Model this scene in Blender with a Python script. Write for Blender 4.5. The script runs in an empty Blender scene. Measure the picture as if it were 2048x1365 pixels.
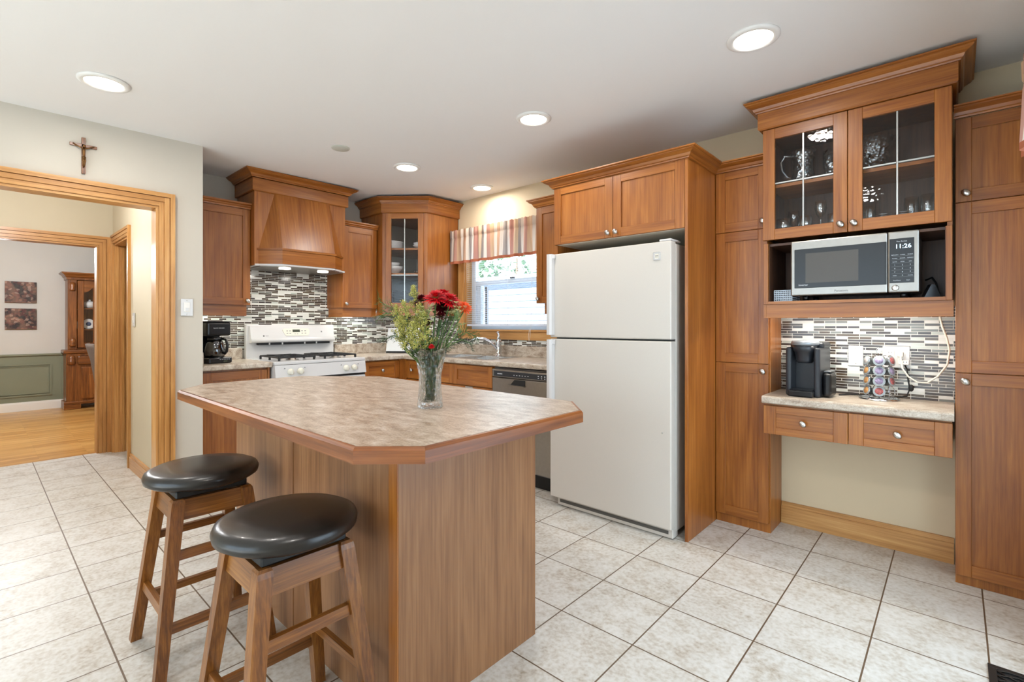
import bpy, bmesh, math, random
from mathutils import Vector, Matrix
random.seed(7)
SC = bpy.context.scene
COL = SC.collection
# ------------------------------------------------------------------ camera, sky, exposure
H = 1.22                      # lens height above the floor
FPX, YAW, CY = 977.42, 0.73689, 648.97
cam = bpy.data.cameras.new('camera'); cam.sensor_fit = 'HORIZONTAL'; cam.sensor_width = 36.0
cam.lens = FPX/2048*36.0; cam.shift_y = -(682.5-CY)/2048; cam.clip_start = 0.02; cam.clip_end = 200
camo = bpy.data.objects.new('camera', cam); COL.objects.link(camo)
camo.location = (0, 0, H); camo.rotation_euler = (math.pi/2, 0, YAW); SC.camera = camo

world = bpy.data.worlds.new('sky'); SC.world = world; world.use_nodes = True
_bg = world.node_tree.nodes['Background']
_bg.inputs['Color'].default_value = (0.70, 0.85, 1.0, 1); _bg.inputs['Strength'].default_value = 3.9
SC.view_settings.view_transform = 'Standard'; SC.view_settings.look = 'None'
SC.view_settings.gamma = 1.0; SC.view_settings.use_curve_mapping = False
SC.view_settings.exposure = 0.66
CAN_W = 4.2                  # power of one recessed lamp
LAMPS = [(-3.145, .438), (-0.648, 2.265), (-1.879, 2.263), (-3.196, 2.293), (-3.206, 3.125), (-1.88, .44), (-0.62, .44)]

def lamp(name, loc, power, size, rot=(0, 0, 0), shape='DISK', color=(1, .95, .91), sy=None, spread=math.pi):
    l = bpy.data.lights.new(name, 'AREA'); l.energy = power; l.shape = shape; l.size = size
    if sy: l.size_y = sy
    l.color = color; l.spread = spread
    o = bpy.data.objects.new(name, l); COL.objects.link(o); o.location = loc; o.rotation_euler = rot
    return o

sun = bpy.data.lights.new('sun', 'SUN'); sun.energy = 20; sun.angle = .02; sun.color = (.90, .96, 1)
suno = bpy.data.objects.new('sun', sun); COL.objects.link(suno); suno.location = (-4, -8, 8)
suno.rotation_euler = (math.radians(46), 0, math.radians(-6))
def ceil_z(y): return 2.476-0.016*(3.345-y)
for _x, _y in LAMPS:
    lamp('recessed_lamp_light', (_x, _y, ceil_z(_y)-.017), CAN_W, .13)
# ceiling lamps of the hall, the dining room and the family room behind the camera
def bulb(name, loc, power, r, color):
    l = bpy.data.lights.new(name, 'POINT'); l.energy = power; l.shadow_soft_size = r; l.color = color
    o = bpy.data.objects.new(name, l); COL.objects.link(o); o.location = loc
bulb('hall_lamp_light', (-4.75, .1, 2.20), 22, .10, (.95, .97, 1))
bulb('dining_lamp_light', (-7.5, .2, 2.02), 64, .12, (.92, .96, 1))
# daylight openings (light guides in the patio and added back window openings)
def portal(loc, rot, sx, sy):
    o = lamp('window_portal', loc, 1, sx, rot, 'RECTANGLE', (1, 1, 1), sy); o.data.cycles.is_portal = True
portal((-1.80, -3.10, 1.18), (math.pi/2, 0, 0), 3.8, 2.25)
portal((.36, 1.75, 1.1), (math.pi/2, 0, math.pi/2), 1.7, 2.0)

# ------------------------------------------------------------------ materials
def lin(c):
    return tuple((v/255/12.92 if v/255 <= .04045 else ((v/255+.055)/1.055)**2.4) for v in c)+(1.0,)
MATS = {}
def newmat(name):
    m = bpy.data.materials.new(name); m.use_nodes = True; MATS[name] = m
    nt = m.node_tree; b = nt.nodes['Principled BSDF']
    return m, nt, b
def simple(name, rgb, rough=.5, metal=0, emit=None, es=0, coat=0, spec=.5, noise=0, nscale=30):
    m, nt, b = newmat(name)
    b.inputs['Base Color'].default_value = lin(rgb); b.inputs['Roughness'].default_value = rough
    b.inputs['Metallic'].default_value = metal; b.inputs['Coat Weight'].default_value = coat
    b.inputs['Specular IOR Level'].default_value = spec
    if emit: b.inputs['Emission Color'].default_value = lin(emit); b.inputs['Emission Strength'].default_value = es
    if noise:
        N = nt.nodes; tc = N.new('ShaderNodeTexCoord'); n = N.new('ShaderNodeTexNoise'); n.inputs['Scale'].default_value = nscale
        n.inputs['Detail'].default_value = 4
        r = N.new('ShaderNodeValToRGB'); r.color_ramp.elements[0].position = .3; r.color_ramp.elements[1].position = .7
        c = lin(rgb)
        r.color_ramp.elements[0].color = tuple(v*(1-noise) for v in c[:3])+(1,)
        r.color_ramp.elements[1].color = tuple(min(1, v*(1+noise)) for v in c[:3])+(1,)
        nt.links.new(tc.outputs['Object'], n.inputs['Vector']); nt.links.new(n.outputs['Fac'], r.inputs['Fac'])
        nt.links.new(r.outputs['Color'], b.inputs['Base Color'])
    return m
def ramp(N, stops, interp='LINEAR'):
    r = N.new('ShaderNodeValToRGB'); cr = r.color_ramp; cr.interpolation = interp
    while len(cr.elements) < len(stops): cr.elements.new(.5)
    for e, (p, c) in zip(cr.elements, stops): e.position = p; e.color = lin(c)
    return r
def wood(name, grain, dark, mid, light, rough=.35, scale=1.0, coat=.15):
    """grain: axis letter(s) of the directions the fibres run along"""
    m, nt, b = newmat(name); N = nt.nodes; L = nt.links
    tc = N.new('ShaderNodeTexCoord'); oi = N.new('ShaderNodeObjectInfo')
    off = N.new('ShaderNodeVectorMath'); off.operation = 'ADD'
    mul = N.new('ShaderNodeMath'); mul.operation = 'MULTIPLY'; mul.inputs[1].default_value = 7.3
    L.new(oi.outputs['Random'], mul.inputs[0]); L.new(tc.outputs['Object'], off.inputs[0]); L.new(mul.outputs[0], off.inputs[1])
    def mp(across, along):
        p = N.new('ShaderNodeMapping'); s = [across*scale]*3
        for g in grain: s['xyz'.index(g)] = along*scale
        p.inputs['Scale'].default_value = s; L.new(off.outputs[0], p.inputs['Vector']); return p
    p1 = mp(7.5, .8); n1 = N.new('ShaderNodeTexNoise'); n1.inputs['Scale'].default_value = 1.6; n1.inputs['Detail'].default_value = 3
    n1.inputs['Distortion'].default_value = 1.1; L.new(p1.outputs[0], n1.inputs['Vector'])
    p2 = mp(70, 1.6); n2 = N.new('ShaderNodeTexNoise'); n2.inputs['Scale'].default_value = 1.4; n2.inputs['Detail'].default_value = 5
    L.new(p2.outputs[0], n2.inputs['Vector'])
    p3 = mp(230, 9); n3 = N.new('ShaderNodeTexNoise'); n3.inputs['Scale'].default_value = 1.0; n3.inputs['Detail'].default_value = 2
    L.new(p3.outputs[0], n3.inputs['Vector'])
    a = N.new('ShaderNodeMath'); a.operation = 'MULTIPLY_ADD'; a.inputs[1].default_value = .40
    L.new(n1.outputs['Fac'], a.inputs[0])
    s2 = N.new('ShaderNodeMath'); s2.operation = 'MULTIPLY'; s2.inputs[1].default_value = .36; L.new(n2.outputs['Fac'], s2.inputs[0])
    L.new(s2.outputs[0], a.inputs[2])
    c = N.new('ShaderNodeMath'); c.operation = 'MULTIPLY_ADD'; c.inputs[1].default_value = .16
    L.new(n3.outputs['Fac'], c.inputs[0]); L.new(a.outputs[0], c.inputs[2])
    r = ramp(N, [(.36, dark), (.5, mid), (.64, light)]); L.new(c.outputs[0], r.inputs['Fac'])
    hv = N.new('ShaderNodeHueSaturation'); vv = N.new('ShaderNodeMapRange'); vv.inputs[3].default_value = .9; vv.inputs[4].default_value = 1.1
    L.new(oi.outputs['Random'], vv.inputs[0]); L.new(vv.outputs[0], hv.inputs['Value']); L.new(r.outputs['Color'], hv.inputs['Color'])
    L.new(hv.outputs['Color'], b.inputs['Base Color'])
    b.inputs['Roughness'].default_value = rough; b.inputs['Coat Weight'].default_value = coat; b.inputs['Coat Roughness'].default_value = .25
    bp = N.new('ShaderNodeBump'); bp.inputs['Strength'].default_value = .04; bp.inputs['Distance'].default_value = .002
    L.new(n2.outputs['Fac'], bp.inputs['Height']); L.new(bp.outputs[0], b.inputs['Normal'])
    return m
CH = ((132, 73, 23), (160, 97, 37), (183, 118, 53))
for ax in ('x', 'y', 'z', 'xy', 'xz'): wood('cherry_'+ax, ax, *CH)
for ax in ('x', 'y', 'z', 'xy'): wood('edge_'+ax, ax, (104, 54, 20), (138, 78, 34), (162, 100, 50))
for ax in 'xyz': wood('oak_'+ax, ax, (178, 124, 66), (204, 150, 88), (222, 174, 112), rough=.38)
VE = ((124, 81, 48), (150, 103, 65), (168, 121, 81))
wood('veneer_z', 'z', *VE, rough=.42)
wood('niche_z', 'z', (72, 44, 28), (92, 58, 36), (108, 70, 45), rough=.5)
for ax in 'xyz': wood('stool_'+ax, ax, (98, 54, 14), (138, 84, 30), (168, 113, 50), rough=.36, scale=1.6)
for ax in 'xyz': wood('hutch_'+ax, ax, (88, 46, 18), (132, 78, 34), (172, 114, 58), rough=.3, scale=1.3)

simple('wall_paint', (204, 197, 184), .7, noise=.02, nscale=3)
simple('wall_cream', (214, 195, 162), .7, noise=.02, nscale=3)
simple('hall_cream', (206, 194, 168), .7, noise=.02, nscale=3)
simple('wall_white', (204, 201, 195), .7, noise=.02, nscale=3)
simple('wall_green', (126, 129, 108), .6, noise=.03, nscale=3)
simple('ceiling_paint', (238, 236, 234), .8)
simple('white_trim', (238, 236, 232), .4)
simple('speaker_grey', (196, 195, 184), .7)
simple('white_enamel', (214, 213, 212), .25, coat=.3)
simple('bisque_enamel', (208, 202, 193), .38, noise=.015, nscale=200)
simple('grey_gasket', (90, 88, 84), .6)
simple('off_white', (225, 220, 205), .4)
simple('nickel', (196, 194, 190), .28, 1)
simple('chrome', (215, 217, 220), .08, 1)
simple('steel', (156, 151, 144), .34, 1, noise=.04, nscale=40)
simple('sink_steel', (206, 208, 210), .26, 1)
simple('steel_dark', (120, 120, 122), .3, 1)
simple('black_plastic', (16, 17, 19), .28)
simple('black_matte', (14, 14, 15), .55)
simple('graphite', (42, 45, 50), .3)
simple('oven_mesh', (74, 69, 63), .35)
simple('silver_plastic', (150, 155, 160), .3, .4)
simple('black_iron', (30, 29, 29), .5)
simple('aluminium', (190, 192, 190), .3, 1)
simple('black_leather', (24, 20, 18), .3, coat=.1, noise=.2, nscale=60)
simple('lens', (255, 250, 240), .4, emit=(255, 244, 226), es=9)
simple('puck', (255, 250, 240), .4, emit=(255, 246, 230), es=5)
simple('display_blue', (220, 240, 255), .4, emit=(200, 235, 255), es=2.5)
simple('display_green', (60, 66, 52), .3)
simple('print_white', (214, 218, 222), .5)
simple('print_grey', (130, 130, 130), .5)
simple('print_dark', (50, 50, 52), .5)
simple('porcelain', (236, 236, 236), .2, coat=.3)
simple('porcelain_blue', (70, 84, 120), .25)
simple('dark_wicker', (40, 24, 18), .7, noise=.5, nscale=120)
simple('bronze', (120, 84, 48), .32, .8)
simple('paper_white', (238, 240, 240), .6)
simple('grey_fabric', (92, 80, 72), .85, noise=.15, nscale=90)
simple('leaf_green', (70, 104, 44), .55, noise=.3, nscale=60)
simple('leaf_dark', (40, 66, 40), .6, noise=.3, nscale=60)
simple('stem_green', (96, 122, 66), .5)
simple('goldenrod', (176, 172, 88), .7, noise=.25, nscale=200)
simple('petal_red', (206, 8, 26), .5, noise=.3, nscale=90)
simple('petal_dark', (96, 8, 20), .5, noise=.3, nscale=90)
simple('petal_orange', (236, 84, 24), .5, noise=.2, nscale=90)
simple('petal_cream', (206, 204, 150), .6, noise=.2, nscale=90)
simple('flower_eye', (92, 104, 40), .7)
simple('vent_metal', (52, 50, 48), .4, .6)
simple('patio', (150, 152, 156), .8, noise=.2, nscale=8)
simple('tree_leaf', (104, 128, 96), .6, noise=.4, nscale=5)
simple('bark', (92, 74, 58), .8, noise=.3, nscale=12)
simple('siding_white', (136, 146, 160), .6)
simple('roof_grey', (110, 108, 106), .8)
simple('vinyl_white', (226, 228, 230), .4)
simple('pod_orange', (206, 150, 92), .4, noise=.45, nscale=130)
simple('pod_violet', (150, 138, 168), .4, noise=.45, nscale=130)
simple('pod_red', (176, 98, 98), .4, noise=.5, nscale=130)
simple('pod_white', (206, 198, 196), .4, noise=.4, nscale=130)
simple('ring_slate', (150, 160, 164), .35, .2)

def thin_glass(name, tint=(1, 1, 1), gloss=.08, rough=.02, bump=0, bscale=40, fk=1.0):
    m = bpy.data.materials.new(name); m.use_nodes = True; MATS[name] = m; nt = m.node_tree; N = nt.nodes; L = nt.links
    for n in list(N):
        if n.type != 'OUTPUT_MATERIAL': N.remove(n)
    out = [n for n in N if n.type == 'OUTPUT_MATERIAL'][0]
    t = N.new('ShaderNodeBsdfTransparent'); t.inputs[0].default_value = tint+(1,)
    g = N.new('ShaderNodeBsdfGlossy'); g.inputs['Roughness'].default_value = rough
    fr = N.new('ShaderNodeFresnel'); ge = N.new('ShaderNodeNewGeometry'); io = N.new('ShaderNodeMapRange')
    io.inputs['To Min'].default_value = 1.5; io.inputs['To Max'].default_value = 1/1.5      # same thin pane from either face
    L.new(ge.outputs['Backfacing'], io.inputs['Value']); L.new(io.outputs['Result'], fr.inputs['IOR'])
    ad = N.new('ShaderNodeMath'); ad.operation = 'MULTIPLY_ADD'; ad.inputs[1].default_value = fk; ad.inputs[2].default_value = gloss; ad.use_clamp = True
    L.new(fr.outputs[0], ad.inputs[0])
    mx = N.new('ShaderNodeMixShader'); L.new(ad.outputs[0], mx.inputs[0]); L.new(t.outputs[0], mx.inputs[1]); L.new(g.outputs[0], mx.inputs[2])
    L.new(mx.outputs[0], out.inputs[0])
    if bump:
        tc = N.new('ShaderNodeTexCoord'); v = N.new('ShaderNodeTexVoronoi'); v.inputs['Scale'].default_value = bscale
        L.new(tc.outputs['Object'], v.inputs['Vector'])
        bp = N.new('ShaderNodeBump'); bp.inputs['Strength'].default_value = bump; bp.inputs['Distance'].default_value = .01
        L.new(v.outputs['Distance'], bp.inputs['Height'])
        L.new(bp.outputs[0], g.inputs['Normal']); L.new(bp.outputs[0], fr.inputs['Normal'])
    return m
thin_glass('pane_glass', (.93, .95, .95), .03)
thin_glass('cabinet_glass', (.97, .97, .97), .0, bump=.025, bscale=60, fk=.55)
thin_glass('tumbler_glass', (.96, .98, .98), .20, .06)
thin_glass('cut_glass', (.90, .93, .94), .16, .04, bump=.7, bscale=60)
thin_glass('carafe_glass', (.35, .36, .38), .10)
def crystal():
    m = bpy.data.materials.new('crystal'); m.use_nodes = True; MATS['crystal'] = m; nt = m.node_tree; N = nt.nodes; L = nt.links
    for n in list(N):
        if n.type != 'OUTPUT_MATERIAL': N.remove(n)
    out = [n for n in N if n.type == 'OUTPUT_MATERIAL'][0]
    gl = N.new('ShaderNodeBsdfGlass'); gl.inputs['IOR'].default_value = 1.5; gl.inputs['Roughness'].default_value = 0
    t = N.new('ShaderNodeBsdfTransparent'); t.inputs[0].default_value = (.93, .96, .96, 1)
    mx = N.new('ShaderNodeMixShader'); mx.inputs[0].default_value = .55
    L.new(t.outputs[0], mx.inputs[1]); L.new(gl.outputs[0], mx.inputs[2]); L.new(mx.outputs[0], out.inputs[0])
    tc = N.new('ShaderNodeTexCoord'); v = N.new('ShaderNodeTexVoronoi'); v.inputs['Scale'].default_value = 55
    v.feature = 'F1'; v.distance = 'MANHATTAN'
    L.new(tc.outputs['Object'], v.inputs['Vector'])
    bp = N.new('ShaderNodeBump'); bp.inputs['Strength'].default_value = .7; bp.inputs['Distance'].default_value = .01
    L.new(v.outputs['Distance'], bp.inputs['Height']); L.new(bp.outputs[0], gl.inputs['Normal'])
crystal()

def laminate(name, cols, rough=.34):
    m, nt, b = newmat(name); N = nt.nodes; L = nt.links
    tc = N.new('ShaderNodeTexCoord'); mp = N.new('ShaderNodeMapping'); mp.inputs['Scale'].default_value = (10, 22, 22)
    mp.inputs['Rotation'].default_value = (0, 0, .5)
    n1 = N.new('ShaderNodeTexNoise'); n1.inputs['Scale'].default_value = 1.2; n1.inputs['Detail'].default_value = 9; n1.inputs['Roughness'].default_value = .68
    n1.inputs['Distortion'].default_value = .5
    n2 = N.new('ShaderNodeTexNoise'); n2.inputs['Scale'].default_value = 190; n2.inputs['Detail'].default_value = 3
    L.new(tc.outputs['Object'], mp.inputs[0]); L.new(mp.outputs[0], n1.inputs['Vector']); L.new(tc.outputs['Object'], n2.inputs['Vector'])
    a = N.new('ShaderNodeMath'); a.operation = 'MULTIPLY_ADD'; a.inputs[1].default_value = .3
    s = N.new('ShaderNodeMath'); s.operation = 'MULTIPLY'; s.inputs[1].default_value = .7
    L.new(n1.outputs['Fac'], s.inputs[0]); L.new(n2.outputs['Fac'], a.inputs[0]); L.new(s.outputs[0], a.inputs[2])
    r = ramp(N, [(.36, cols[0]), (.46, cols[1]), (.54, cols[2]), (.64, cols[3])]); L.new(a.outputs[0], r.inputs['Fac'])
    L.new(r.outputs['Color'], b.inputs['Base Color']); b.inputs['Roughness'].default_value = rough
laminate('laminate', ((134, 110, 92), (162, 142, 122), (182, 164, 146), (198, 186, 174)))
laminate('laminate_counter', ((142, 122, 104), (176, 160, 142), (196, 184, 168), (214, 206, 194)))

def tile_floor():
    m, nt, b = newmat('floor_tile'); N = nt.nodes; L = nt.links
    T = .33324; GX, GY = -.9094, 3.0167
    tc = N.new('ShaderNodeTexCoord'); mp = N.new('ShaderNodeMapping')
    mp.inputs['Location'].default_value = (-GX+30*T, -GY+30*T, 0)
    L.new(tc.outputs['Object'], mp.inputs[0])
    br = N.new('ShaderNodeTexBrick'); br.offset = 0; br.squash = 1
    br.inputs['Scale'].default_value = 1; br.inputs['Brick Width'].default_value = T; br.inputs['Row Height'].default_value = T
    br.inputs['Mortar Size'].default_value = .0030; br.inputs['Mortar Smooth'].default_value = .1
    br.inputs['Color1'].default_value = (0, 0, 0, 1); br.inputs['Color2'].default_value = (1, 1, 1, 1)
    L.new(mp.outputs[0], br.inputs['Vector'])
    add = N.new('ShaderNodeVectorMath'); add.operation = 'MULTIPLY_ADD'
    add.inputs[1].default_value = (9, 5, 3); L.new(br.outputs['Color'], add.inputs[0]); L.new(tc.outputs['Object'], add.inputs[2])
    n1 = N.new('ShaderNodeTexNoise'); n1.inputs['Scale'].default_value = 9; n1.inputs['Detail'].default_value = 8; n1.inputs['Roughness'].default_value = .65
    n2 = N.new('ShaderNodeTexNoise'); n2.inputs['Scale'].default_value = 60; n2.inputs['Detail'].default_value = 4
    L.new(add.outputs[0], n1.inputs['Vector']); L.new(add.outputs[0], n2.inputs['Vector'])
    a = N.new('ShaderNodeMath'); a.operation = 'MULTIPLY_ADD'; a.inputs[1].default_value = .48
    s = N.new('ShaderNodeMath'); s.operation = 'MULTIPLY'; s.inputs[1].default_value = .52
    L.new(n1.outputs['Fac'], s.inputs[0]); L.new(n2.outputs['Fac'], a.inputs[0]); L.new(s.outputs[0], a.inputs[2])
    r = ramp(N, [(.32, (160, 147, 130)), (.42, (188, 180, 168)), (.52, (203, 199, 191)), (.66, (214, 212, 207))]); L.new(a.outputs[0], r.inputs['Fac'])
    mx = N.new('ShaderNodeMix'); mx.data_type = 'RGBA'
    L.new(br.outputs['Fac'], mx.inputs['Factor']); L.new(r.outputs['Color'], mx.inputs['A']); mx.inputs['B'].default_value = lin((98, 78, 58))
    L.new(mx.outputs['Result'], b.inputs['Base Color']); b.inputs['Roughness'].default_value = .42
    iv = N.new('ShaderNodeMath'); iv.operation = 'SUBTRACT'; iv.inputs[0].default_value = 1; L.new(br.outputs['Fac'], iv.inputs[1])
    bp = N.new('ShaderNodeBump'); bp.inputs['Strength'].default_value = .5; bp.inputs['Distance'].default_value = .003
    L.new(iv.outputs[0], bp.inputs['Height']); L.new(bp.outputs[0], b.inputs['Normal'])
tile_floor()
def plank_floor():
    m, nt, b = newmat('oak_floor'); N = nt.nodes; L = nt.links
    tc = N.new('ShaderNodeTexCoord'); mp = N.new('ShaderNodeMapping'); mp.inputs['Location'].default_value = (40, 40, 0); mp.inputs['Rotation'].default_value = (0, 0, math.pi/2)
    L.new(tc.outputs['Object'], mp.inputs[0])
    br = N.new('ShaderNodeTexBrick'); br.offset = .37; br.inputs['Scale'].default_value = 1; br.inputs['Brick Width'].default_value = .9; br.inputs['Row Height'].default_value = .057
    br.inputs['Mortar Size'].default_value = .0006; br.inputs['Color1'].default_value = (0, 0, 0, 1); br.inputs['Color2'].default_value = (1, 1, 1, 1)
    L.new(mp.outputs[0], br.inputs['Vector'])
    r = ramp(N, [(0, (190, 136, 70)), (.5, (208, 158, 88)), (1, (222, 176, 106))]); L.new(br.outputs['Color'], r.inputs['Fac'])
    n = N.new('ShaderNodeTexNoise'); n.inputs['Scale'].default_value = 2.5; n.inputs['Detail'].default_value = 5
    m2 = N.new('ShaderNodeMapping'); m2.inputs['Scale'].default_value = (40, 1.5, 1); L.new(tc.outputs['Object'], m2.inputs[0]); L.new(m2.outputs[0], n.inputs['Vector'])
    mx = N.new('ShaderNodeMix'); mx.data_type = 'RGBA'; mx.blend_type = 'MULTIPLY'; mx.inputs['Factor'].default_value = .5
    r2 = ramp(N, [(.3, (180, 150, 120)), (.65, (255, 255, 255))]); L.new(n.outputs['Fac'], r2.inputs['Fac'])
    L.new(r.outputs['Color'], mx.inputs['A']); L.new(r2.outputs['Color'], mx.inputs['B'])
    mx2 = N.new('ShaderNodeMix'); mx2.data_type = 'RGBA'; L.new(br.outputs['Fac'], mx2.inputs['Factor']); L.new(mx.outputs['Result'], mx2.inputs['A'])
    mx2.inputs['B'].default_value = lin((120, 78, 36)); L.new(mx2.outputs['Result'], b.inputs['Base Color']); b.inputs['Roughness'].default_value = .28
plank_floor()
def mosaic(name, rot, loc):
    m, nt, b = newmat(name); N = nt.nodes; L = nt.links
    tc = N.new('ShaderNodeTexCoord'); mp = N.new('ShaderNodeMapping'); mp.inputs['Rotation'].default_value = rot; mp.vector_type = 'POINT'
    mp2 = N.new('ShaderNodeMapping'); mp2.inputs['Location'].default_value = loc
    L.new(tc.outputs['Object'], mp.inputs[0]); L.new(mp.outputs[0], mp2.inputs[0])
    br = N.new('ShaderNodeTexBrick'); br.offset = .5; br.offset_frequency = 3; br.squash = 2.0; br.squash_frequency = 2
    br.inputs['Scale'].default_value = 1; br.inputs['Brick Width'].default_value = .056; br.inputs['Row Height'].default_value = .0150
    br.inputs['Mortar Size'].default_value = .0013; br.inputs['Mortar Smooth'].default_value = .1; br.inputs['Bias'].default_value = 0
    br.inputs['Color1'].default_value = (0, 0, 0, 1); br.inputs['Color2'].default_value = (1, 1, 1, 1)
    L.new(mp2.outputs[0], br.inputs['Vector'])
    r = ramp(N, [(0, (64, 54, 47)), (.22, (92, 84, 74)), (.38, (74, 68, 66)), (.52, (122, 124, 120)), (.6, (222, 223, 216)), (.72, (186, 192, 184)), (.82, (230, 230, 225)), (.93, (88, 74, 58))], 'CONSTANT')
    L.new(br.outputs['Color'], r.inputs['Fac'])
    mx = N.new('ShaderNodeMix'); mx.data_type = 'RGBA'; L.new(br.outputs['Fac'], mx.inputs['Factor']); L.new(r.outputs['Color'], mx.inputs['A'])
    mx.inputs['B'].default_value = lin((226, 224, 216)); L.new(mx.outputs['Result'], b.inputs['Base Color'])
    rr = N.new('ShaderNodeMapRange'); rr.inputs[3].default_value = .15; rr.inputs[4].default_value = .7
    L.new(br.outputs['Fac'], rr.inputs[0]); L.new(rr.outputs[0], b.inputs['Roughness'])
    iv = N.new('ShaderNodeMath'); iv.operation = 'SUBTRACT'; iv.inputs[0].default_value = 1; L.new(br.outputs['Fac'], iv.inputs[1])
    bp = N.new('ShaderNodeBump'); bp.inputs['Strength'].default_value = .4; bp.inputs['Distance'].default_value = .001
    L.new(iv.outputs[0], bp.inputs['Height']); L.new(bp.outputs[0], b.inputs['Normal'])
mosaic('mosaic_x', (-math.pi/2, 0, 0), (20, 20.03, 0))          # wall running along x: (x, z)
def mosaic_y():
    mosaic('mosaic_y', (0, 0, 0), (20, 20.03, 0))
    nt = MATS['mosaic_y'].node_tree
    tc = [n for n in nt.nodes if n.type == 'TEX_COORD'][0]; mp = [n for n in nt.nodes if n.type == 'MAPPING'][0]
    sp = nt.nodes.new('ShaderNodeSeparateXYZ'); cb = nt.nodes.new('ShaderNodeCombineXYZ')
    nt.links.new(tc.outputs['Object'], sp.inputs[0]); nt.links.new(sp.outputs['Y'], cb.inputs['X']); nt.links.new(sp.outputs['Z'], cb.inputs['Y'])
    nt.links.new(cb.outputs[0], mp.inputs[0])
mosaic_y()
def fix_mosaic_x():
    nt = MATS['mosaic_x'].node_tree
    tc = [n for n in nt.nodes if n.type == 'TEX_COORD'][0]; mp = [n for n in nt.nodes if n.type == 'MAPPING' and n.inputs['Rotation'].default_value[0] != 0][0]
    mp.inputs['Rotation'].default_value = (0, 0, 0)
    sp = nt.nodes.new('ShaderNodeSeparateXYZ'); cb = nt.nodes.new('ShaderNodeCombineXYZ')
    nt.links.new(tc.outputs['Object'], sp.inputs[0]); nt.links.new(sp.outputs['X'], cb.inputs['X']); nt.links.new(sp.outputs['Z'], cb.inputs['Y'])
    nt.links.new(cb.outputs[0], mp.inputs[0])
fix_mosaic_x()
def stripes(name, axis):
    m, nt, b = newmat(name); N = nt.nodes; L = nt.links
    tc = N.new('ShaderNodeTexCoord'); sp = N.new('ShaderNodeSeparateXYZ'); L.new(tc.outputs['Object'], sp.inputs[0])
    mu = N.new('ShaderNodeMath'); mu.operation = 'MULTIPLY'; mu.inputs[1].default_value = 1/.46; L.new(sp.outputs[axis], mu.inputs[0])
    fr = N.new('ShaderNodeMath'); fr.operation = 'FRACT'; L.new(mu.outputs[0], fr.inputs[0])
    C = [(0, (198, 160, 132)), (.1, (226, 214, 200)), (.17, (160, 150, 144)), (.28, (232, 224, 214)), (.33, (186, 136, 122)), (.45, (208, 182, 152)), (.56, (146, 134, 128)), (.64, (228, 216, 202)), (.70, (192, 146, 130)), (.80, (204, 170, 138)), (.93, (224, 212, 198))]
    r = ramp(N, C, 'CONSTANT'); L.new(fr.outputs[0], r.inputs['Fac'])
    L.new(r.outputs['Color'], b.inputs['Base Color']); b.inputs['Roughness'].default_value = .85
    tr = N.new('ShaderNodeBsdfTranslucent'); L.new(r.outputs['Color'], tr.inputs[0])
    mx = N.new('ShaderNodeMixShader'); mx.inputs[0].default_value = .35
    out = [n for n in N if n.type == 'OUTPUT_MATERIAL'][0]
    L.new(b.outputs[0], mx.inputs[1]); L.new(tr.outputs[0], mx.inputs[2]); L.new(mx.outputs[0], out.inputs[0])
stripes('stripe_x', 'X'); stripes('stripe_y', 'Y')
simple('hem_rust', (168, 96, 66), .85)
def blind_mat():
    m, nt, b = newmat('blind_white'); N = nt.nodes; L = nt.links
    b.inputs['Base Color'].default_value = lin((240, 242, 246)); b.inputs['Roughness'].default_value = .4
    tr = N.new('ShaderNodeBsdfTranslucent'); tr.inputs[0].default_value = lin((236, 240, 248)); mx = N.new('ShaderNodeMixShader'); mx.inputs[0].default_value = .4
    out = [n for n in N if n.type == 'OUTPUT_MATERIAL'][0]
    L.new(b.outputs[0], mx.inputs[1]); L.new(tr.outputs[0], mx.inputs[2]); L.new(mx.outputs[0], out.inputs[0])
blind_mat()
def painting(name, seed):
    m, nt, b = newmat(name); N = nt.nodes; L = nt.links
    tc = N.new('ShaderNodeTexCoord'); mp = N.new('ShaderNodeMapping'); mp.inputs['Location'].default_value = (seed, seed, seed); L.new(tc.outputs['Object'], mp.inputs[0])
    v = N.new('ShaderNodeTexVoronoi'); v.inputs['Scale'].default_value = 34; L.new(mp.outputs[0], v.inputs['Vector'])
    sp = N.new('ShaderNodeSeparateColor'); L.new(v.outputs['Color'], sp.inputs[0])
    r = ramp(N, [(0, (34, 22, 20)), (.3, (92, 42, 36)), (.5, (52, 52, 42)), (.65, (124, 84, 66)), (.8, (160, 134, 120)), (.92, (96, 50, 44))], 'CONSTANT'); L.new(sp.outputs[0], r.inputs['Fac'])
    n = N.new('ShaderNodeTexNoise'); n.inputs['Scale'].default_value = 9; L.new(mp.outputs[0], n.inputs['Vector'])
    r2 = ramp(N, [(.42, (48, 24, 22)), (.58, (150, 112, 92))]); L.new(n.outputs['Fac'], r2.inputs['Fac'])
    mx = N.new('ShaderNodeMix'); mx.data_type = 'RGBA'; mx.inputs['Factor'].default_value = .45; L.new(r.outputs['Color'], mx.inputs['A']); L.new(r2.outputs['Color'], mx.inputs['B'])
    L.new(mx.outputs['Result'], b.inputs['Base Color']); b.inputs['Roughness'].default_value = .6
painting('canvas_one', 3.1); painting('canvas_two', 11.7)

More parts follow.
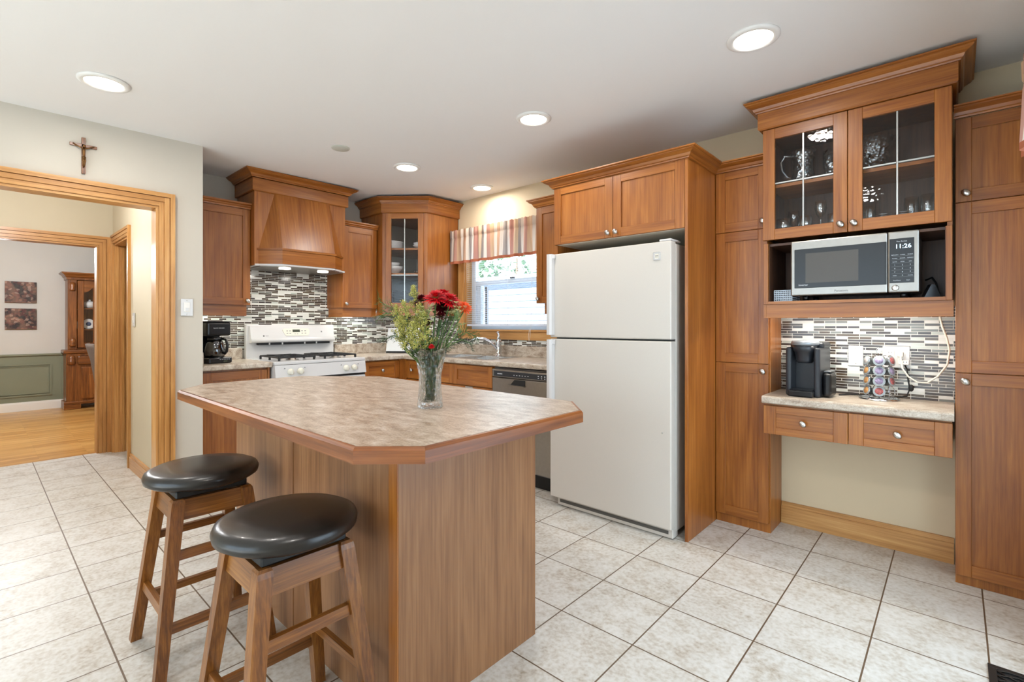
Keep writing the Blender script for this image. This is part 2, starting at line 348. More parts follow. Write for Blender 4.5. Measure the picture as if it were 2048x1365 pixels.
# ------------------------------------------------------------------ mesh helpers
IDM = Matrix.Identity(4)
def frame(origin, xdir):
    """local x along the front, local y into the unit, local z up"""
    x = Vector((xdir[0], xdir[1], 0)).normalized(); y = Vector((-x.y, x.x, 0)); z = Vector((0, 0, 1))
    M = Matrix((x, y, z)).transposed().to_4x4(); M.translation = Vector(origin); return M
class B:
    def __init__(s, M=None):
        s.bm = bmesh.new(); s.mats = []; s.M = M or IDM
    def mi(s, m):
        if m not in s.mats: s.mats.append(m)
        return s.mats.index(m)
    def v(s, p): return s.bm.verts.new(s.M @ Vector(p))
    def face(s, vs, m, smooth=False):
        try: f = s.bm.faces.new(vs)
        except ValueError: return None
        f.material_index = s.mi(m); f.smooth = smooth; return f
    def box(s, x, y, z, m, bev=0, seg=1):
        x = sorted(x); y = sorted(y); z = sorted(z)
        vs = [s.v((a, b, c)) for a in x for b in y for c in z]
        F = [(0, 1, 3, 2), (4, 6, 7, 5), (0, 4, 5, 1), (2, 3, 7, 6), (0, 2, 6, 4), (1, 5, 7, 3)]
        fs = [s.face([vs[i] for i in f], m) for f in F]
        if bev:
            es = {e for f in fs for e in f.edges}
            bmesh.ops.bevel(s.bm, geom=list(es), offset=bev, segments=seg, affect='EDGES', profile=.5)
        return s
    def poly(s, pts, m): s.face([s.v(p) for p in pts], m); return s
    def prism(s, pts, z0, z1, m, mtop=None, axis='z'):
        def P(a, b, c): return (a, b, c) if axis == 'z' else ((a, c, b) if axis == 'y' else (c, a, b))
        n = len(pts); lo = [s.v(P(p[0], p[1], z0)) for p in pts]; hi = [s.v(P(p[0], p[1], z1)) for p in pts]
        s.face(lo[::-1], m); s.face(hi, mtop or m)
        for i in range(n): s.face([lo[i], lo[(i+1) % n], hi[(i+1) % n], hi[i]], m)
        return s
    def tube(s, pts, r, m, seg=8, closed=False, caps=True):
        pts = [Vector(p) for p in pts]; n = len(pts); rs = r if isinstance(r, (list, tuple)) else [r]*n
        rings = []; ref = None
        for i, p in enumerate(pts):
            a = pts[i-1] if (i > 0 or closed) else p; c = pts[(i+1) % n] if (i < n-1 or closed) else p
            t = (c-a).normalized()
            if ref is None: ref = t.orthogonal().normalized()
            ref = (ref-t*ref.dot(t)); ref = ref.normalized() if ref.length > 1e-6 else t.orthogonal().normalized()
            q = t.cross(ref)
            rings.append([s.v(p+(ref*math.cos(k*2*math.pi/seg)+q*math.sin(k*2*math.pi/seg))*rs[i]) for k in range(seg)])
        rng = n if closed else n-1
        for i in range(rng):
            A, C = rings[i], rings[(i+1) % n]
            for k in range(seg): s.face([A[k], A[(k+1) % seg], C[(k+1) % seg], C[k]], m, True)
        if caps and not closed: s.face(rings[0][::-1], m); s.face(rings[-1], m)
        return s
    def lathe(s, prof, c, m, axis=(0, 0, 1), seg=20, sx=1, sy=1, smooth=True, mod=None):
        ax = Vector(axis).normalized(); u = ax.orthogonal().normalized()
        if abs(ax.z) > .99: u = Vector((1, 0, 0))
        w = ax.cross(u); c = Vector(c); rings = []
        for r, h in prof:
            if r < 1e-6: rings.append([s.v(c+ax*h)])
            else: rings.append([s.v(c+ax*h+(u*math.cos(k*2*math.pi/seg)*sx+w*math.sin(k*2*math.pi/seg)*sy)*(r*(mod(k*2*math.pi/seg, h) if mod else 1))) for k in range(seg)])
        for A, C in zip(rings, rings[1:]):
            for k in range(seg):
                k2 = (k+1) % seg
                if len(A) == 1 and len(C) == 1: continue
                if len(A) == 1: s.face([A[0], C[k2], C[k]], m, smooth)
                elif len(C) == 1: s.face([A[k], A[k2], C[0]], m, smooth)
                else: s.face([A[k], A[k2], C[k2], C[k]], m, smooth)
        return s
    def cyl(s, p0, p1, r, m, seg=16, r1=None):
        p0, p1 = Vector(p0), Vector(p1); d = p1-p0
        return s.lathe([(0, 0), (r, 0), (r if r1 is None else r1, d.length), (0, d.length)], p0, m, d, seg, smooth=False)
    def sphere(s, c, r, m, sub=1, sc=(1, 1, 1)):
        Mx = s.M @ Matrix.Translation(c) @ Matrix.Diagonal((sc[0], sc[1], sc[2], 1))
        ret = bmesh.ops.create_icosphere(s.bm, subdivisions=sub, radius=r, matrix=Mx); i = s.mi(m)
        for f in {f for v in ret['verts'] for f in v.link_faces}: f.material_index = i; f.smooth = True
        return s
    def sweep(s, path, prof, z, m, i0=0, i1=None, caps=True):
        """moulding: path in plan (list of xy), prof = [(out, up)], outward on the right-hand side of travel"""
        n = len(path); i1 = n-1 if i1 is None else i1; P = [Vector((p[0], p[1])) for p in path]; offs = []
        for i in range(n):
            ns = []
            if i > 0: d = (P[i]-P[i-1]).normalized(); ns.append(Vector((d.y, -d.x)))
            if i < n-1: d = (P[i+1]-P[i]).normalized(); ns.append(Vector((d.y, -d.x)))
            offs.append(ns[0] if len(ns) == 1 else (ns[0]+ns[1])/(1+ns[0].dot(ns[1])))
        rings = [[s.v((P[i].x+offs[i].x*o, P[i].y+offs[i].y*o, z+u)) for o, u in prof] for i in range(i0, i1+1)]
        k = len(prof)
        mm = m if isinstance(m, (list, tuple)) else [m]*(len(rings)-1)
        for j, (A, C) in enumerate(zip(rings, rings[1:])):
            for q in range(k): s.face([A[q], C[q], C[(q+1) % k], A[(q+1) % k]], mm[j])
        if caps: s.face(rings[0][::-1], mm[0]); s.face(rings[-1], mm[-1])
        return s
    def text(s, body, size, x, z, m, y=-.0006, align='LEFT', M=None, sx=1):
        cu = bpy.data.curves.new('lettering', 'FONT'); cu.body = body; cu.size = size; cu.align_x = align; cu.resolution_u = 2
        o = bpy.data.objects.new('lettering', cu); me = bpy.data.meshes.new_from_object(o)
        i = s.mi(m); vs = [s.v((x+v.co.x*sx, y, z+v.co.y)) for v in me.vertices]
        for p in me.polygons:
            try: f = s.bm.faces.new([vs[k] for k in p.vertices]); f.material_index = i
            except ValueError: pass
        bpy.data.objects.remove(o); bpy.data.curves.remove(cu); bpy.data.meshes.remove(me); return s
    def obj(s, name, parent=None, label=None, norm=True):
        off = Vector((0, 0, 0)); p = parent
        while p is not None: off += p.location; p = p.parent
        s.bm.verts.ensure_lookup_table()
        for v in s.bm.verts: v.co -= off
        if norm: bmesh.ops.recalc_face_normals(s.bm, faces=s.bm.faces[:])
        me = bpy.data.meshes.new(name); s.bm.to_mesh(me); s.bm.free()
        for m in s.mats: me.materials.append(MATS[m])
        o = bpy.data.objects.new(name, me); COL.objects.link(o)
        if parent is not None: o.parent = parent
        if label: o['label'] = label
        return o
def tag(o, label, cat, group=None, kind=None):
    o['label'] = label; o['category'] = cat
    if group: o['group'] = group
    if kind: o['kind'] = kind
    return o
def thing(name, label, cat, loc=(0, 0, 0), group=None):
    o = bpy.data.objects.new(name, None); COL.objects.link(o); o.location = loc; o.empty_display_size = .05
    return tag(o, label, cat, group)
def struct(b, name, parent=None):
    o = b.obj(name, parent)
    if parent is None: o['kind'] = 'structure'
    return o
def copy_tree(src, loc, label=None, group=None):
    r = src.copy(); COL.objects.link(r); r.location = loc
    if label: r['label'] = label
    if group: r['group'] = group
    for ch in list(src.children):
        c = ch.copy(); COL.objects.link(c); c.parent = r
        for g in list(ch.children):
            d = g.copy(); COL.objects.link(d); d.parent = c
    return r

def inset(P, d):
    n = len(P); out = []
    for i in range(n):
        a, p, c = Vector(P[i-1]), Vector(P[i]), Vector(P[(i+1) % n]); d1 = (p-a).normalized(); d2 = (c-p).normalized()
        n1 = Vector((-d1.y, d1.x)); n2 = Vector((-d2.y, d2.x)); o = (n1+n2)/(1+n1.dot(n2)); out.append(p+o*d)
    return out
# ------------------------------------------------------------------ room shell
SX, WY = -4.515, 3.36           # stove wall plane, window wall plane
TOP = 2.56
b = B(); b.box((-6.03, .62), (-3.3, 3.5), (-.06, 0), 'floor_tile'); struct(b, 'floor')
b = B(); b.box((-9.95, -6.03), (-2.4, 3.4), (-.06, -.0005), 'oak_floor'); struct(b, 'floor')
b = B()
for y0, y1 in ((-3.4, 3.62),):
    pts = [(-10, y0, ceil_z(y0)), (.75, y0, ceil_z(y0)), (.75, y1, ceil_z(y1)), (-10, y1, ceil_z(y1))]
    lo = [b.v(p) for p in pts]; hi = [b.v((p[0], p[1], 2.66)) for p in pts]
    b.face(lo, 'ceiling_paint'); b.face(hi[::-1], 'ceiling_paint')
    for i in range(4): b.face([lo[i], hi[i], hi[(i+1) % 4], lo[(i+1) % 4]], 'ceiling_paint')
struct(b, 'ceiling')
def wall(name, segs, m):
    b = B()
    for x, y, z in segs: b.box(x, y, z, m)
    return struct(b, name)
WX0, WX1, WZ0, WZ1 = -3.69, -2.53, 1.17, 2.04
wall('wall_window', [((-4.7, WX0), (WY, 3.5), (0, TOP)), ((WX1, .65), (WY, 3.5), (0, TOP)), ((WX0, WX1), (WY, 3.5), (0, WZ0)), ((WX0, WX1), (WY, 3.5), (WZ1, TOP))], 'wall_cream')
wall('wall_stove', [((SX-.12, SX), (1.05, WY), (0, TOP))], 'wall_paint')
wall('wall_doorway', [((-3.93, -3.815), (.805, 1.055), (0, TOP)), ((-3.93, -3.815), (-.234, .805), (1.985, TOP)), ((-3.93, -3.815), (-3.3, -.234), (0, TOP))], 'wall_paint')
wall('wall_hall', [((-5.27, -3.93), (.90, 1.055), (0, TOP)), ((-5.93, -5.27), (.90, 1.055), (1.985, TOP)), ((-6.10, -5.93), (.90, 1.055), (0, TOP))], 'hall_cream')
wall('wall_partition', [((-6.12, -6.0), (.797, .90), (0, TOP)), ((-6.12, -6.0), (-.334, .797), (1.968, TOP)), ((-6.12, -6.0), (-2.4, -.334), (0, TOP)), ((-6.12, -6.0), (1.055, 3.4), (0, TOP))], 'hall_cream')
b = B(); b.box((-9.85, -9.70), (-2.4, 3.4), (.795, TOP), 'wall_white'); b.box((-9.85, -9.70), (-2.4, 3.4), (0, .795), 'wall_green')
for y0, y1 in ((-.35, .765), (.865, 1.9)):
    for a, c, d, e in ((y0, y1, .2, .222), (y0, y1, .638, .66), (y0, y0+.022, .222, .638), (y1-.022, y1, .222, .638), (y0+.03, y1-.03, .232, .240), (y0+.03, y1-.03, .620, .628), (y0+.03, y0+.038, .240, .620), (y1-.038, y1-.03, .240, .620)):
        b.box((-9.70, -9.688), (a, c), (d, e), 'wall_green')
b.box((-9.70, -9.675), (-2.4, 3.4), (.775, .80), 'wall_green')
struct(b, 'wall_dining')
wall('wall_dining_side', [((-9.85, -6.1), (3.3, 3.4), (0, TOP))], 'wall_white')
wall('wall_dining_near', [((-9.85, -6.1), (-2.4, -2.3), (0, TOP))], 'wall_white')
wall('wall_back_hall', [((-6.1, -4.64), (2.2, 2.3), (0, TOP))], 'hall_cream')
wall('wall_hall_end', [((-6.0, -3.93), (-1.6, -1.5), (0, TOP))], 'hall_cream')
RX = .30
wall('wall_right', [((RX, RX+.12), (2.62, WY), (0, TOP)), ((RX, RX+.12), (.88, 2.62), (0, .06)), ((RX, RX+.12), (.88, 2.62), (2.1, TOP)), ((RX, RX+.12), (-3.3, .88), (0, TOP))], 'wall_paint')
wall('wall_back', [((-3.93, -3.70), (-3.3, -3.15), (0, TOP)), ((.10, .42), (-3.3, -3.15), (0, TOP)), ((-3.70, .10), (-3.3, -3.15), (0, .05)), ((-3.70, .10), (-3.3, -3.15), (2.3, TOP))], 'wall_paint')
# patio window beside the camera and the added window behind it
def window_frame_x(name, x, y0, y1, z0, z1, mull):
    w = bpy.data.objects.new(name, None); COL.objects.link(w); w.location = (x, (y0+y1)/2, z0); w['kind'] = 'structure'
    b = B()
    for a, c, d, e in ((y0, y0+.06, z0, z1), (y1-.06, y1, z0, z1), (y0, y1, z0, z0+.07), (y0, y1, z1-.06, z1), (mull-.03, mull+.03, z0, z1)):
        b.box((x-.03, x+.03), (a, c), (d, e), 'vinyl_white')
    b.obj('window_frame', w)
    b = B(); b.box((x-.004, x+.004), (y0+.06, y1-.06), (z0+.07, z1-.06), 'pane_glass'); b.obj('window_pane', w)
window_frame_x('window_2', RX+.06, .88, 2.62, .06, 2.1, 1.75)
w3 = bpy.data.objects.new('added_window', None); COL.objects.link(w3); w3.location = (-1.8, -3.22, .05); w3['kind'] = 'structure'  # unseen back window, added and widened to let in more fill daylight
b = B()
for a, c, d, e in ((-3.70, -3.64, .05, 2.3), (.04, .10, .05, 2.3), (-3.70, .10, .05, .12), (-3.70, .10, 2.23, 2.3), (-2.46, -2.40, .05, 2.3), (-1.20, -1.14, .05, 2.3)):
    b.box((a, c), (-3.25, -3.19), (d, e), 'vinyl_white')
b.obj('window_frame', w3)
b = B(); b.box((-3.64, .04), (-3.224, -3.216), (.12, 2.23), 'pane_glass'); b.obj('window_pane', w3)

# door casings (stepped oak mouldings)
def casing_x(name, x, y0, y1, ztop, w=.088, wall_t=.115, left=True, sgn=1):
    """opening in a wall of constant x; face on +x"""
    d = bpy.data.objects.new(name, None); COL.objects.link(d); d.location = (x, (y0+y1)/2, 0); d['kind'] = 'structure'
    steps = ((0, .28, .012), (.28, .34, .008), (.34, .64, .020), (.64, .70, .010), (.70, 1.0, .026))
    b = B()
    for a, c, t in steps:
        b.box((x, x+sgn*t), (y1+w*a, y1+w*c), (0, ztop+w*c), 'oak_z')
        if left: b.box((x, x+sgn*t), (y0-w*c, y0-w*a), (0, ztop+w*c), 'oak_z')
        b.box((x, x+sgn*t), (y0-w*a if left else y0, y1+w*a), (ztop+w*a, ztop+w*c), 'oak_y')
    b.obj('casing', d)
    b = B(); b.box((x-sgn*wall_t, x+.003), (y1-.016, y1-.001), (0, ztop-.017), 'oak_z'); b.box((x-sgn*wall_t, x+.003), (y0+.001, y0+.016), (0, ztop-.017), 'oak_z')
    b.box((x-sgn*wall_t, x+.003), (y0+.001, y1-.001), (ztop-.016, ztop-.001), 'oak_y'); b.obj('jamb', d)
    return d
casing_x('door_1', -3.815, -.234, .805, 1.985, w=.085)
casing_x('door_2', -6.0, -.334, .797, 1.968, w=.082, wall_t=.12)
d3 = bpy.data.objects.new('door_3', None); COL.objects.link(d3); d3.location = (-5.6, .9, 0); d3['kind'] = 'structure'
b = B()
for a, c, t in ((0, .30, .014), (.30, .62, .019), (.62, .72, .015), (.72, 1, .023)):
    w = .08
    b.box((-5.27+w*a, -5.27+w*c), (.90-t, .90), (0, 1.985+w*c), 'oak_z')
    b.box((-5.93-.05*c, -5.93-.05*a), (.90-t, .90), (0, 1.985+w*c), 'oak_z')
    b.box((-5.93-.06*a, -5.27+w*a), (.90-t, .90), (1.985+w*a, 1.985+w*c), 'oak_x')
b.obj('casing', d3)
b = B(); b.box((-5.93, -5.914), (.90, 1.055), (0, 1.985), 'oak_z'); b.box((-5.286, -5.27), (.90, 1.055), (0, 1.985), 'oak_z'); b.box((-5.93, -5.27), (.90, 1.055), (1.969, 1.985), 'oak_x')
b.box((-5.914, -5.902), (.955, .975), (0, 1.97), 'oak_z'); b.box((-5.914, -5.908), (.925, .935), (0, 1.97), 'oak_z'); b.obj('jamb', d3)
# baseboards
def base(name, x, y, m, h=.13, tip=True):
    b = B(); b.box(x, y, (0, h), m); return struct(b, name)
b = B(); b.box((-.795, -.005), (WY-.018, WY), (0, .105), 'oak_x'); b.box((-.795, -.005), (WY-.011, WY), (.105, .13), 'oak_x'); struct(b, 'baseboard_desk')
b = B(); b.box((-5.185, -3.935), (.884, .90), (0, .10), 'oak_x'); b.box((-5.185, -3.935), (.89, .90), (.10, .125), 'oak_x'); struct(b, 'baseboard_hall')
b = B(); b.box((-9.70, -9.68), (-2.4, 3.3), (0, .105), 'white_trim'); b.box((-9.70, -9.69), (-2.4, 3.3), (.105, .125), 'white_trim'); struct(b, 'baseboard_dining')

# mosaic backsplash
b = B(); b.box((SX, SX+.008), (1.056, WY-.001), (1.0, 1.70), 'mosaic_y'); struct(b, 'trim_1')
b = B(); b.box((-4.5, WX0-.1), (WY-.008, WY), (1.0, 1.374), 'mosaic_x'); b.box((WX0-.1, WX1+.1), (WY-.008, WY), (1.0, 1.075), 'mosaic_x'); b.box((WX1+.1, -2.05), (WY-.008, WY), (1.0, 1.46), 'mosaic_x'); struct(b, 'trim_2')
b = B(); b.box((-.80, .0), (WY-.008, WY), (.815, 1.31), 'mosaic_x'); struct(b, 'trim_3')

# window over the sink
w1 = bpy.data.objects.new('window_1', None); COL.objects.link(w1); w1.location = ((WX0+WX1)/2, WY, WZ0); w1['kind'] = 'structure'
b = B()
for a, c, t in ((0, .4, .016), (.4, 1, .022)):
    w = .085
    b.box((WX0-w*c, WX0-w*a), (WY-t, WY), (WZ0, WZ1+w*c), 'oak_z'); b.box((WX1+w*a, WX1+w*c), (WY-t, WY), (WZ0, WZ1+w*c), 'oak_z')
    b.box((WX0-w*a, WX1+w*a), (WY-t, WY), (WZ1+w*a, WZ1+w*c), 'oak_x')
b.box((WX0, WX0+.012), (WY, WY+.10), (WZ0, WZ1), 'oak_z'); b.box((WX1-.012, WX1), (WY, WY+.10), (WZ0, WZ1), 'oak_z'); b.box((WX0, WX1), (WY, WY+.10), (WZ1-.012, WZ1), 'oak_x')
b.obj('casing', w1)
b = B(); b.box((WX0-.10, WX1+.10), (WY-.03, WY+.10), (WZ0-.02, WZ0), 'oak_x', .004); b.box((WX0-.09, WX1+.09), (WY-.018, WY), (1.075, WZ0-.02), 'oak_x', .003); b.obj('window_sill', w1)
b = B(); y0, y1 = WY+.08, WY+.12
for a, c, d, e in ((WX0+.012, WX0+.07, WZ0, WZ1), (WX1-.07, WX1-.012, WZ0, WZ1), (WX0+.07, WX1-.07, WZ0, WZ0+.05), (WX0+.07, WX1-.07, WZ1-.06, WZ1), (WX0+.07, WX1-.07, 1.61, 1.655)):
    b.box((a, c), (y0, y1), (d, e), 'vinyl_white')
b.box((WX0+.071, WX0+.12), (y0+.02, y1+.03), (WZ0+.051, 1.609), 'vinyl_white'); b.box((-3.14, -3.08), (y0-.012, y0), (1.655, 1.67), 'steel_dark')
b.box((WX0+.16, WX0+.185), (y1+.005, y1+.03), (WZ0+.05, 1.60), 'steel_dark')
b.obj('window_frame', w1)
b = B(); b.box((WX0+.06, WX1-.06), (y1-.012, y1-.006), (WZ0+.04, WZ1-.05), 'pane_glass'); b.obj('window_pane', w1)

# ------------------------------------------------------------------ cabinet helpers
CROWN = [(0, 0), (.010, 0), (.012, .008), (.018, .012), (.024, .028), (.044, .040), (.050, .044), (.050, .050), (.060, .054), (.060, .062), (0, .062)]
TALL = [(0, 0), (.008, 0), (.010, .006), (.016, .010), (.022, .024), (.044, .036), (.050, .040), (.050, .046), (.058, .049), (.058, .056), (0, .056)]
SMALL = [(0, 0), (.008, 0), (.010, .010), (.020, .018), (.020, .024), (.030, .030), (.034, .034), (.034, .044), (0, .044)]
def crown_scaled(prof, so, su): return [(o*so, u*su) for o, u in prof]
def hname(M):     # grain axis letter of the horizontal direction
    x = M.to_3x3() @ Vector((1, 0, 0))
    if min(abs(x.x), abs(x.y)) > .2: return 'xy'
    return 'x' if abs(x.x) > abs(x.y) else 'y'
def knob(M, x, z, y, parent, name='knob'):
    b = B(M); prof = [(0, 0), (.006, 0), (.005, .010), (.009, .014), (.0155, .018), (.017, .023), (.013, .028), (0, .030)]
    b.lathe(prof, (x, y, z), 'nickel', (0, -1, 0), 16, sx=.85, sy=1.15)
    return b.obj(name, parent)
def door(M, x0, x1, z0, z1, parent, y=0.0, t=.02, st=.056, name='door', knob_at=None, glass=None, kname='knob', hk='cherry', rail=None):
    """shaker door; front face at local y"""
    g = .0015; x0 += g; x1 -= g; z0 += g; z1 -= g; hz = hk+'_'+hname(M); b = B(M); rl = rail or st
    be = .0015
    b.box((x0, x0+st), (y, y+t), (z0, z1), hk+'_z', be); b.box((x1-st, x1), (y, y+t), (z0, z1), hk+'_z', be)
    b.box((x0+st, x1-st), (y, y+t), (z0, z0+rl), hz, be); b.box((x0+st, x1-st), (y, y+t), (z1-rl, z1), hz, be)
    if not glass:
        b.box((x0+st-.004, x1-st+.004), (y+.009, y+t-.002), (z0+rl-.004, z1-rl+.004), hk+'_z' if (z1-z0) > .25 else hz)
    o = b.obj(name, parent)
    if glass:
        gb = B(M); gb.box((x0+st-.003, x1-st+.003), (y+.010, y+.013), (z0+rl-.003, z1-rl+.003), 'cabinet_glass'); gb.obj('glass_pane', o)
        cb = B(M); xc = (x0+x1)/2
        cb.box((xc-.004, xc+.004), (y+.006, y+.017), (z0+rl, z1-rl), 'aluminium', .001)
        for zz in glass: cb.box((x0+st, x1-st), (y+.007, y+.016), (zz-.004, zz+.004), 'aluminium', .001)
        cb.obj('glazing_bar', o)
    if knob_at: knob(M, knob_at[0], knob_at[1], y, o, kname)
    return o

# ================================================================== RIGHT-HAND RUN (window wall)
F0 = lambda y: frame((0, y, 0), (1, 0))
# --- cabinet over the refrigerator with full-height end panel
T = thing('wall_cabinet', 'two-door cherry cabinet above the white refrigerator with tall end panel', 'cabinet', (-1.6, 3.0, 0))
b = B(); b.box((-2.044, -1.124), (2.70, WY-.002), (1.762, 1.775), 'off_white'); b.box((-2.044, -1.124), (2.70, WY-.002), (1.775, 2.16), 'cherry_x'); b.box((-2.044, -2.026), (2.70, WY-.002), (1.45, 1.77), 'cherry_z'); b.obj('body', T)
b = B(); b.box((-1.124, -1.106), (2.68, WY-.002), (.0, 2.16), 'cherry_z', .001); b.obj('end_panel', T)
M = F0(2.68)
door(M, -2.044, -1.584, 1.762, 2.158, T, knob_at=(-1.612, 1.793))
door(M, -1.584, -1.124, 1.762, 2.158, T, knob_at=(-1.556, 1.793))
path = [(-2.044, 3.10), (-2.044, 2.68), (-1.106, 2.68), (-1.106, 3.10), (-.80, 3.10)]
b = B(); b.sweep(path, crown_scaled(CROWN, 1.05, .85), 2.15, ['cherry_y', 'cherry_x', 'cherry_y'], 0, 3); b.obj('crown_moulding', T)
# --- left pantry
T = thing('pantry_cabinet', 'narrow tall cherry pantry between the refrigerator panel and coffee nook', 'cabinet', (-.95, 3.2, 0))
b = B(); b.box((-1.104, -.797), (3.121, WY-.002), (.0, 2.165), 'cherry_z'); b.obj('body', T)
M = F0(3.10)
door(M, -1.104, -.802, .055, .987, T, knob_at=(-.832, .945)); door(M, -1.104, -.802, .987, 1.780, T); door(M, -1.104, -.802, 1.780, 2.160, T, knob_at=(-.832, 1.822))
b = B(); b.sweep(path, crown_scaled(CROWN, 1.05, .85), 2.15, ['cherry_x'], 3, 4); b.obj('crown_moulding', T)
# --- right pantry
T = thing('pantry_cabinet', 'tall cherry pantry at the right of the coffee nook beside the patio window', 'cabinet', (.14, 3.2, 0))
b = B(); b.box((.0, .296), (3.121, WY-.002), (0, 2.185), 'cherry_z'); b.obj('body', T)
M = F0(3.10)
door(M, -.002, .294, .045, .993, T, knob_at=(.034, .955)); door(M, -.002, .294, .993, 1.789, T); door(M, -.002, .294, 1.789, 2.182, T, knob_at=(.036, 1.828))
b = B(); b.sweep([(-.006, 3.10), (.296, 3.10)], crown_scaled(CROWN, .8, .85), 2.183, ['cherry_x']); b.obj('crown_moulding', T)
# --- glass-door tower with microwave niche
T = thing('display_cabinet', 'cherry display cabinet with two glass doors above an open microwave niche', 'cabinet', (-.4, 3.15, 1.255))
Y0 = 2.97; bk = WY-.002
b = B()
b.box((-.80, -.782), (Y0+.021, bk), (1.66, 2.303), 'cherry_z'); b.box((-.028, -.010), (Y0+.021, bk), (1.66, 2.303), 'cherry_z')
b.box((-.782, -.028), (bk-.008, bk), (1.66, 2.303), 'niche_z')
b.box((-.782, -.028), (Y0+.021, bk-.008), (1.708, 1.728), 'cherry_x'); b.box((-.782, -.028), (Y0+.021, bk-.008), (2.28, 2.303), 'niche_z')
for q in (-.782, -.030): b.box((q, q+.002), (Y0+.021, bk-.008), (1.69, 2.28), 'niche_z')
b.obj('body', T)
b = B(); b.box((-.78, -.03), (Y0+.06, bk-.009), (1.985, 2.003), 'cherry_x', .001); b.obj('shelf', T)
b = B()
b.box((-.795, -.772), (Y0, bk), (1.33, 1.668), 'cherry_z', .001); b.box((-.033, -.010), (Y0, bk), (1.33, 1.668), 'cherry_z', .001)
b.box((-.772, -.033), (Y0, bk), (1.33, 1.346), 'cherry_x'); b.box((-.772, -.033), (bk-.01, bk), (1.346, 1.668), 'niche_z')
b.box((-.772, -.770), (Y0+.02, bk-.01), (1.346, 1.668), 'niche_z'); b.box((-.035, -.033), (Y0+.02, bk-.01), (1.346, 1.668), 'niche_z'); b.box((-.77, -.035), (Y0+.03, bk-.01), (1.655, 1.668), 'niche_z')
b.obj('niche', T)
b = B(); b.box((-.785, -.006), (Y0+.012, Y0+.032), (1.255, 1.33), 'cherry_x', .001); b.box((-.797, -.785), (Y0+.012, 3.10), (1.255, 1.33), 'cherry_z'); b.obj('light_valance', T)
M = F0(Y0)
door(M, -.80, -.404, 1.686, 2.303, T, st=.060, rail=.058, glass=(1.998,), knob_at=(-.432, 1.728)); door(M, -.404, -.010, 1.686, 2.303, T, st=.060, rail=.058, glass=(1.998,), knob_at=(-.376, 1.728))
P = [(-.80, bk), (-.80, Y0), (-.010, Y0), (-.010, bk)]
b = B(); b.sweep(P, [(0, 0), (.014, 0), (.020, .006), (.020, .092), (0, .092)], 2.303, ['cherry_y', 'cherry_x', 'cherry_y']); b.obj('frieze', T)
P2 = [(-.82, bk), (-.82, Y0-.02), (.010, Y0-.02), (.010, bk)]
b = B(); b.sweep(P2, TALL, 2.394, ['cherry_y', 'cherry_x', 'cherry_y']); b.box((-.82, .01), (Y0-.02, bk), (2.394, 2.40), 'cherry_x'); b.obj('crown_moulding', T)
# --- desk counter + drawers
b = B()
prof = [(2.95, .788), (2.953, .783), (2.958, .781), (WY-.009, .781), (WY-.009, .822), (2.962, .822), (2.954, .819), (2.95, .812)]
b.prism(prof, -.80, -.004, 'laminate_counter', axis='x')
tag(b.obj('desk_counter'), 'short mottled laminate counter holding the pod coffee machine', 'countertop')
T = thing('desk_drawer_unit', 'cherry two-drawer unit hung under the coffee nook counter', 'drawers', (-.4, 3.1, .61))
b = B(); b.box((-.79, -.012), (2.992, WY-.002), (.625, .78), 'cherry_x'); b.obj('body', T)
M = F0(2.97)
door(M, -.797, -.402, .610, .770, T, st=.062, rail=.040, name='drawer', knob_at=(-.60, .690)); door(M, -.402, -.008, .612, .772, T, st=.062, rail=.040, name='drawer', knob_at=(-.205, .692))
# under-cabinet strip light
def strip(loc, sx, sy, power, lab, col=(1, .95, .85)):
    b = B(); x, y, z = loc; b.box((x-sx/2, x+sx/2), (y-sy/2, y+sy/2), (z, z+.014), 'white_trim'); b.box((x-sx/2+.01, x+sx/2-.01), (y-sy/2+.004, y+sy/2-.004), (z-.003, z), 'puck')
    tag(b.obj('strip_light'), lab, 'light'); lamp('strip_light_glow', (x, y, z-.006), power, sx-.03, (0, 0, 0), 'RECTANGLE', col, sy-.01)
strip((-.4, 3.10, 1.316), .55, .05, 2.5, 'slim strip light under the microwave niche')

# --- microwave
T = thing('microwave', 'stainless steel microwave oven in the open cherry niche', 'microwave', (-.39, 3.13, 1.346))
M = frame((-.658, 2.962, 1.346), (1, 0)); W = .533; zb, zt = .026, .318
b = B(M); b.box((.004, W-.004), (.035, .37), (zb+.006, zt-.006), 'steel', .006); b.obj('body', T)
b = B(M); dw = .415
b.box((0, dw), (0, .034), (zb, zt), 'steel', .006, 2); dr = b.obj('door', T)
b = B(M); b.box((.018, dw-.003), (-.0022, .004), (zb+.04, zt-.045), 'black_plastic', .002); b.box((.07, .30), (-.0026, 0), (zb+.066, zt-.07), 'oven_mesh'); b.obj('door_window', dr)
b = B(M); b.text('Panasonic', .015, dw*.55, zb+.015, 'print_dark', y=-.0012, align='CENTER'); b.obj('lettering', dr); b = B(M); b.text('Inverter', .0135, .038, zb+.052, 'print_white', y=-.0036); b.obj('lettering', dr)
b = B(M); b.box((dw+.0015, W), (0, .034), (zb, zt), 'steel', .006, 2); b.lathe([(0, 0), (.014, 0), (.014, .004), (.010, .006), (0, .006)], (dw+.03, 0, zb+.022), 'nickel', (0, -1, 0), 18); pn = b.obj('control_panel', T)
b = B(M); b.box((dw+.008, W-.018), (-.002, .003), (zb+.045, zt-.035), 'black_plastic', .001)
px0 = dw+.016
b.text('11:26', .028, px0+.012, zt-.082, 'display_blue', y=-.0028, sx=1.0)
b.text('The Genius', .0085, px0+.018, zt-.052, 'print_white', y=-.0028)
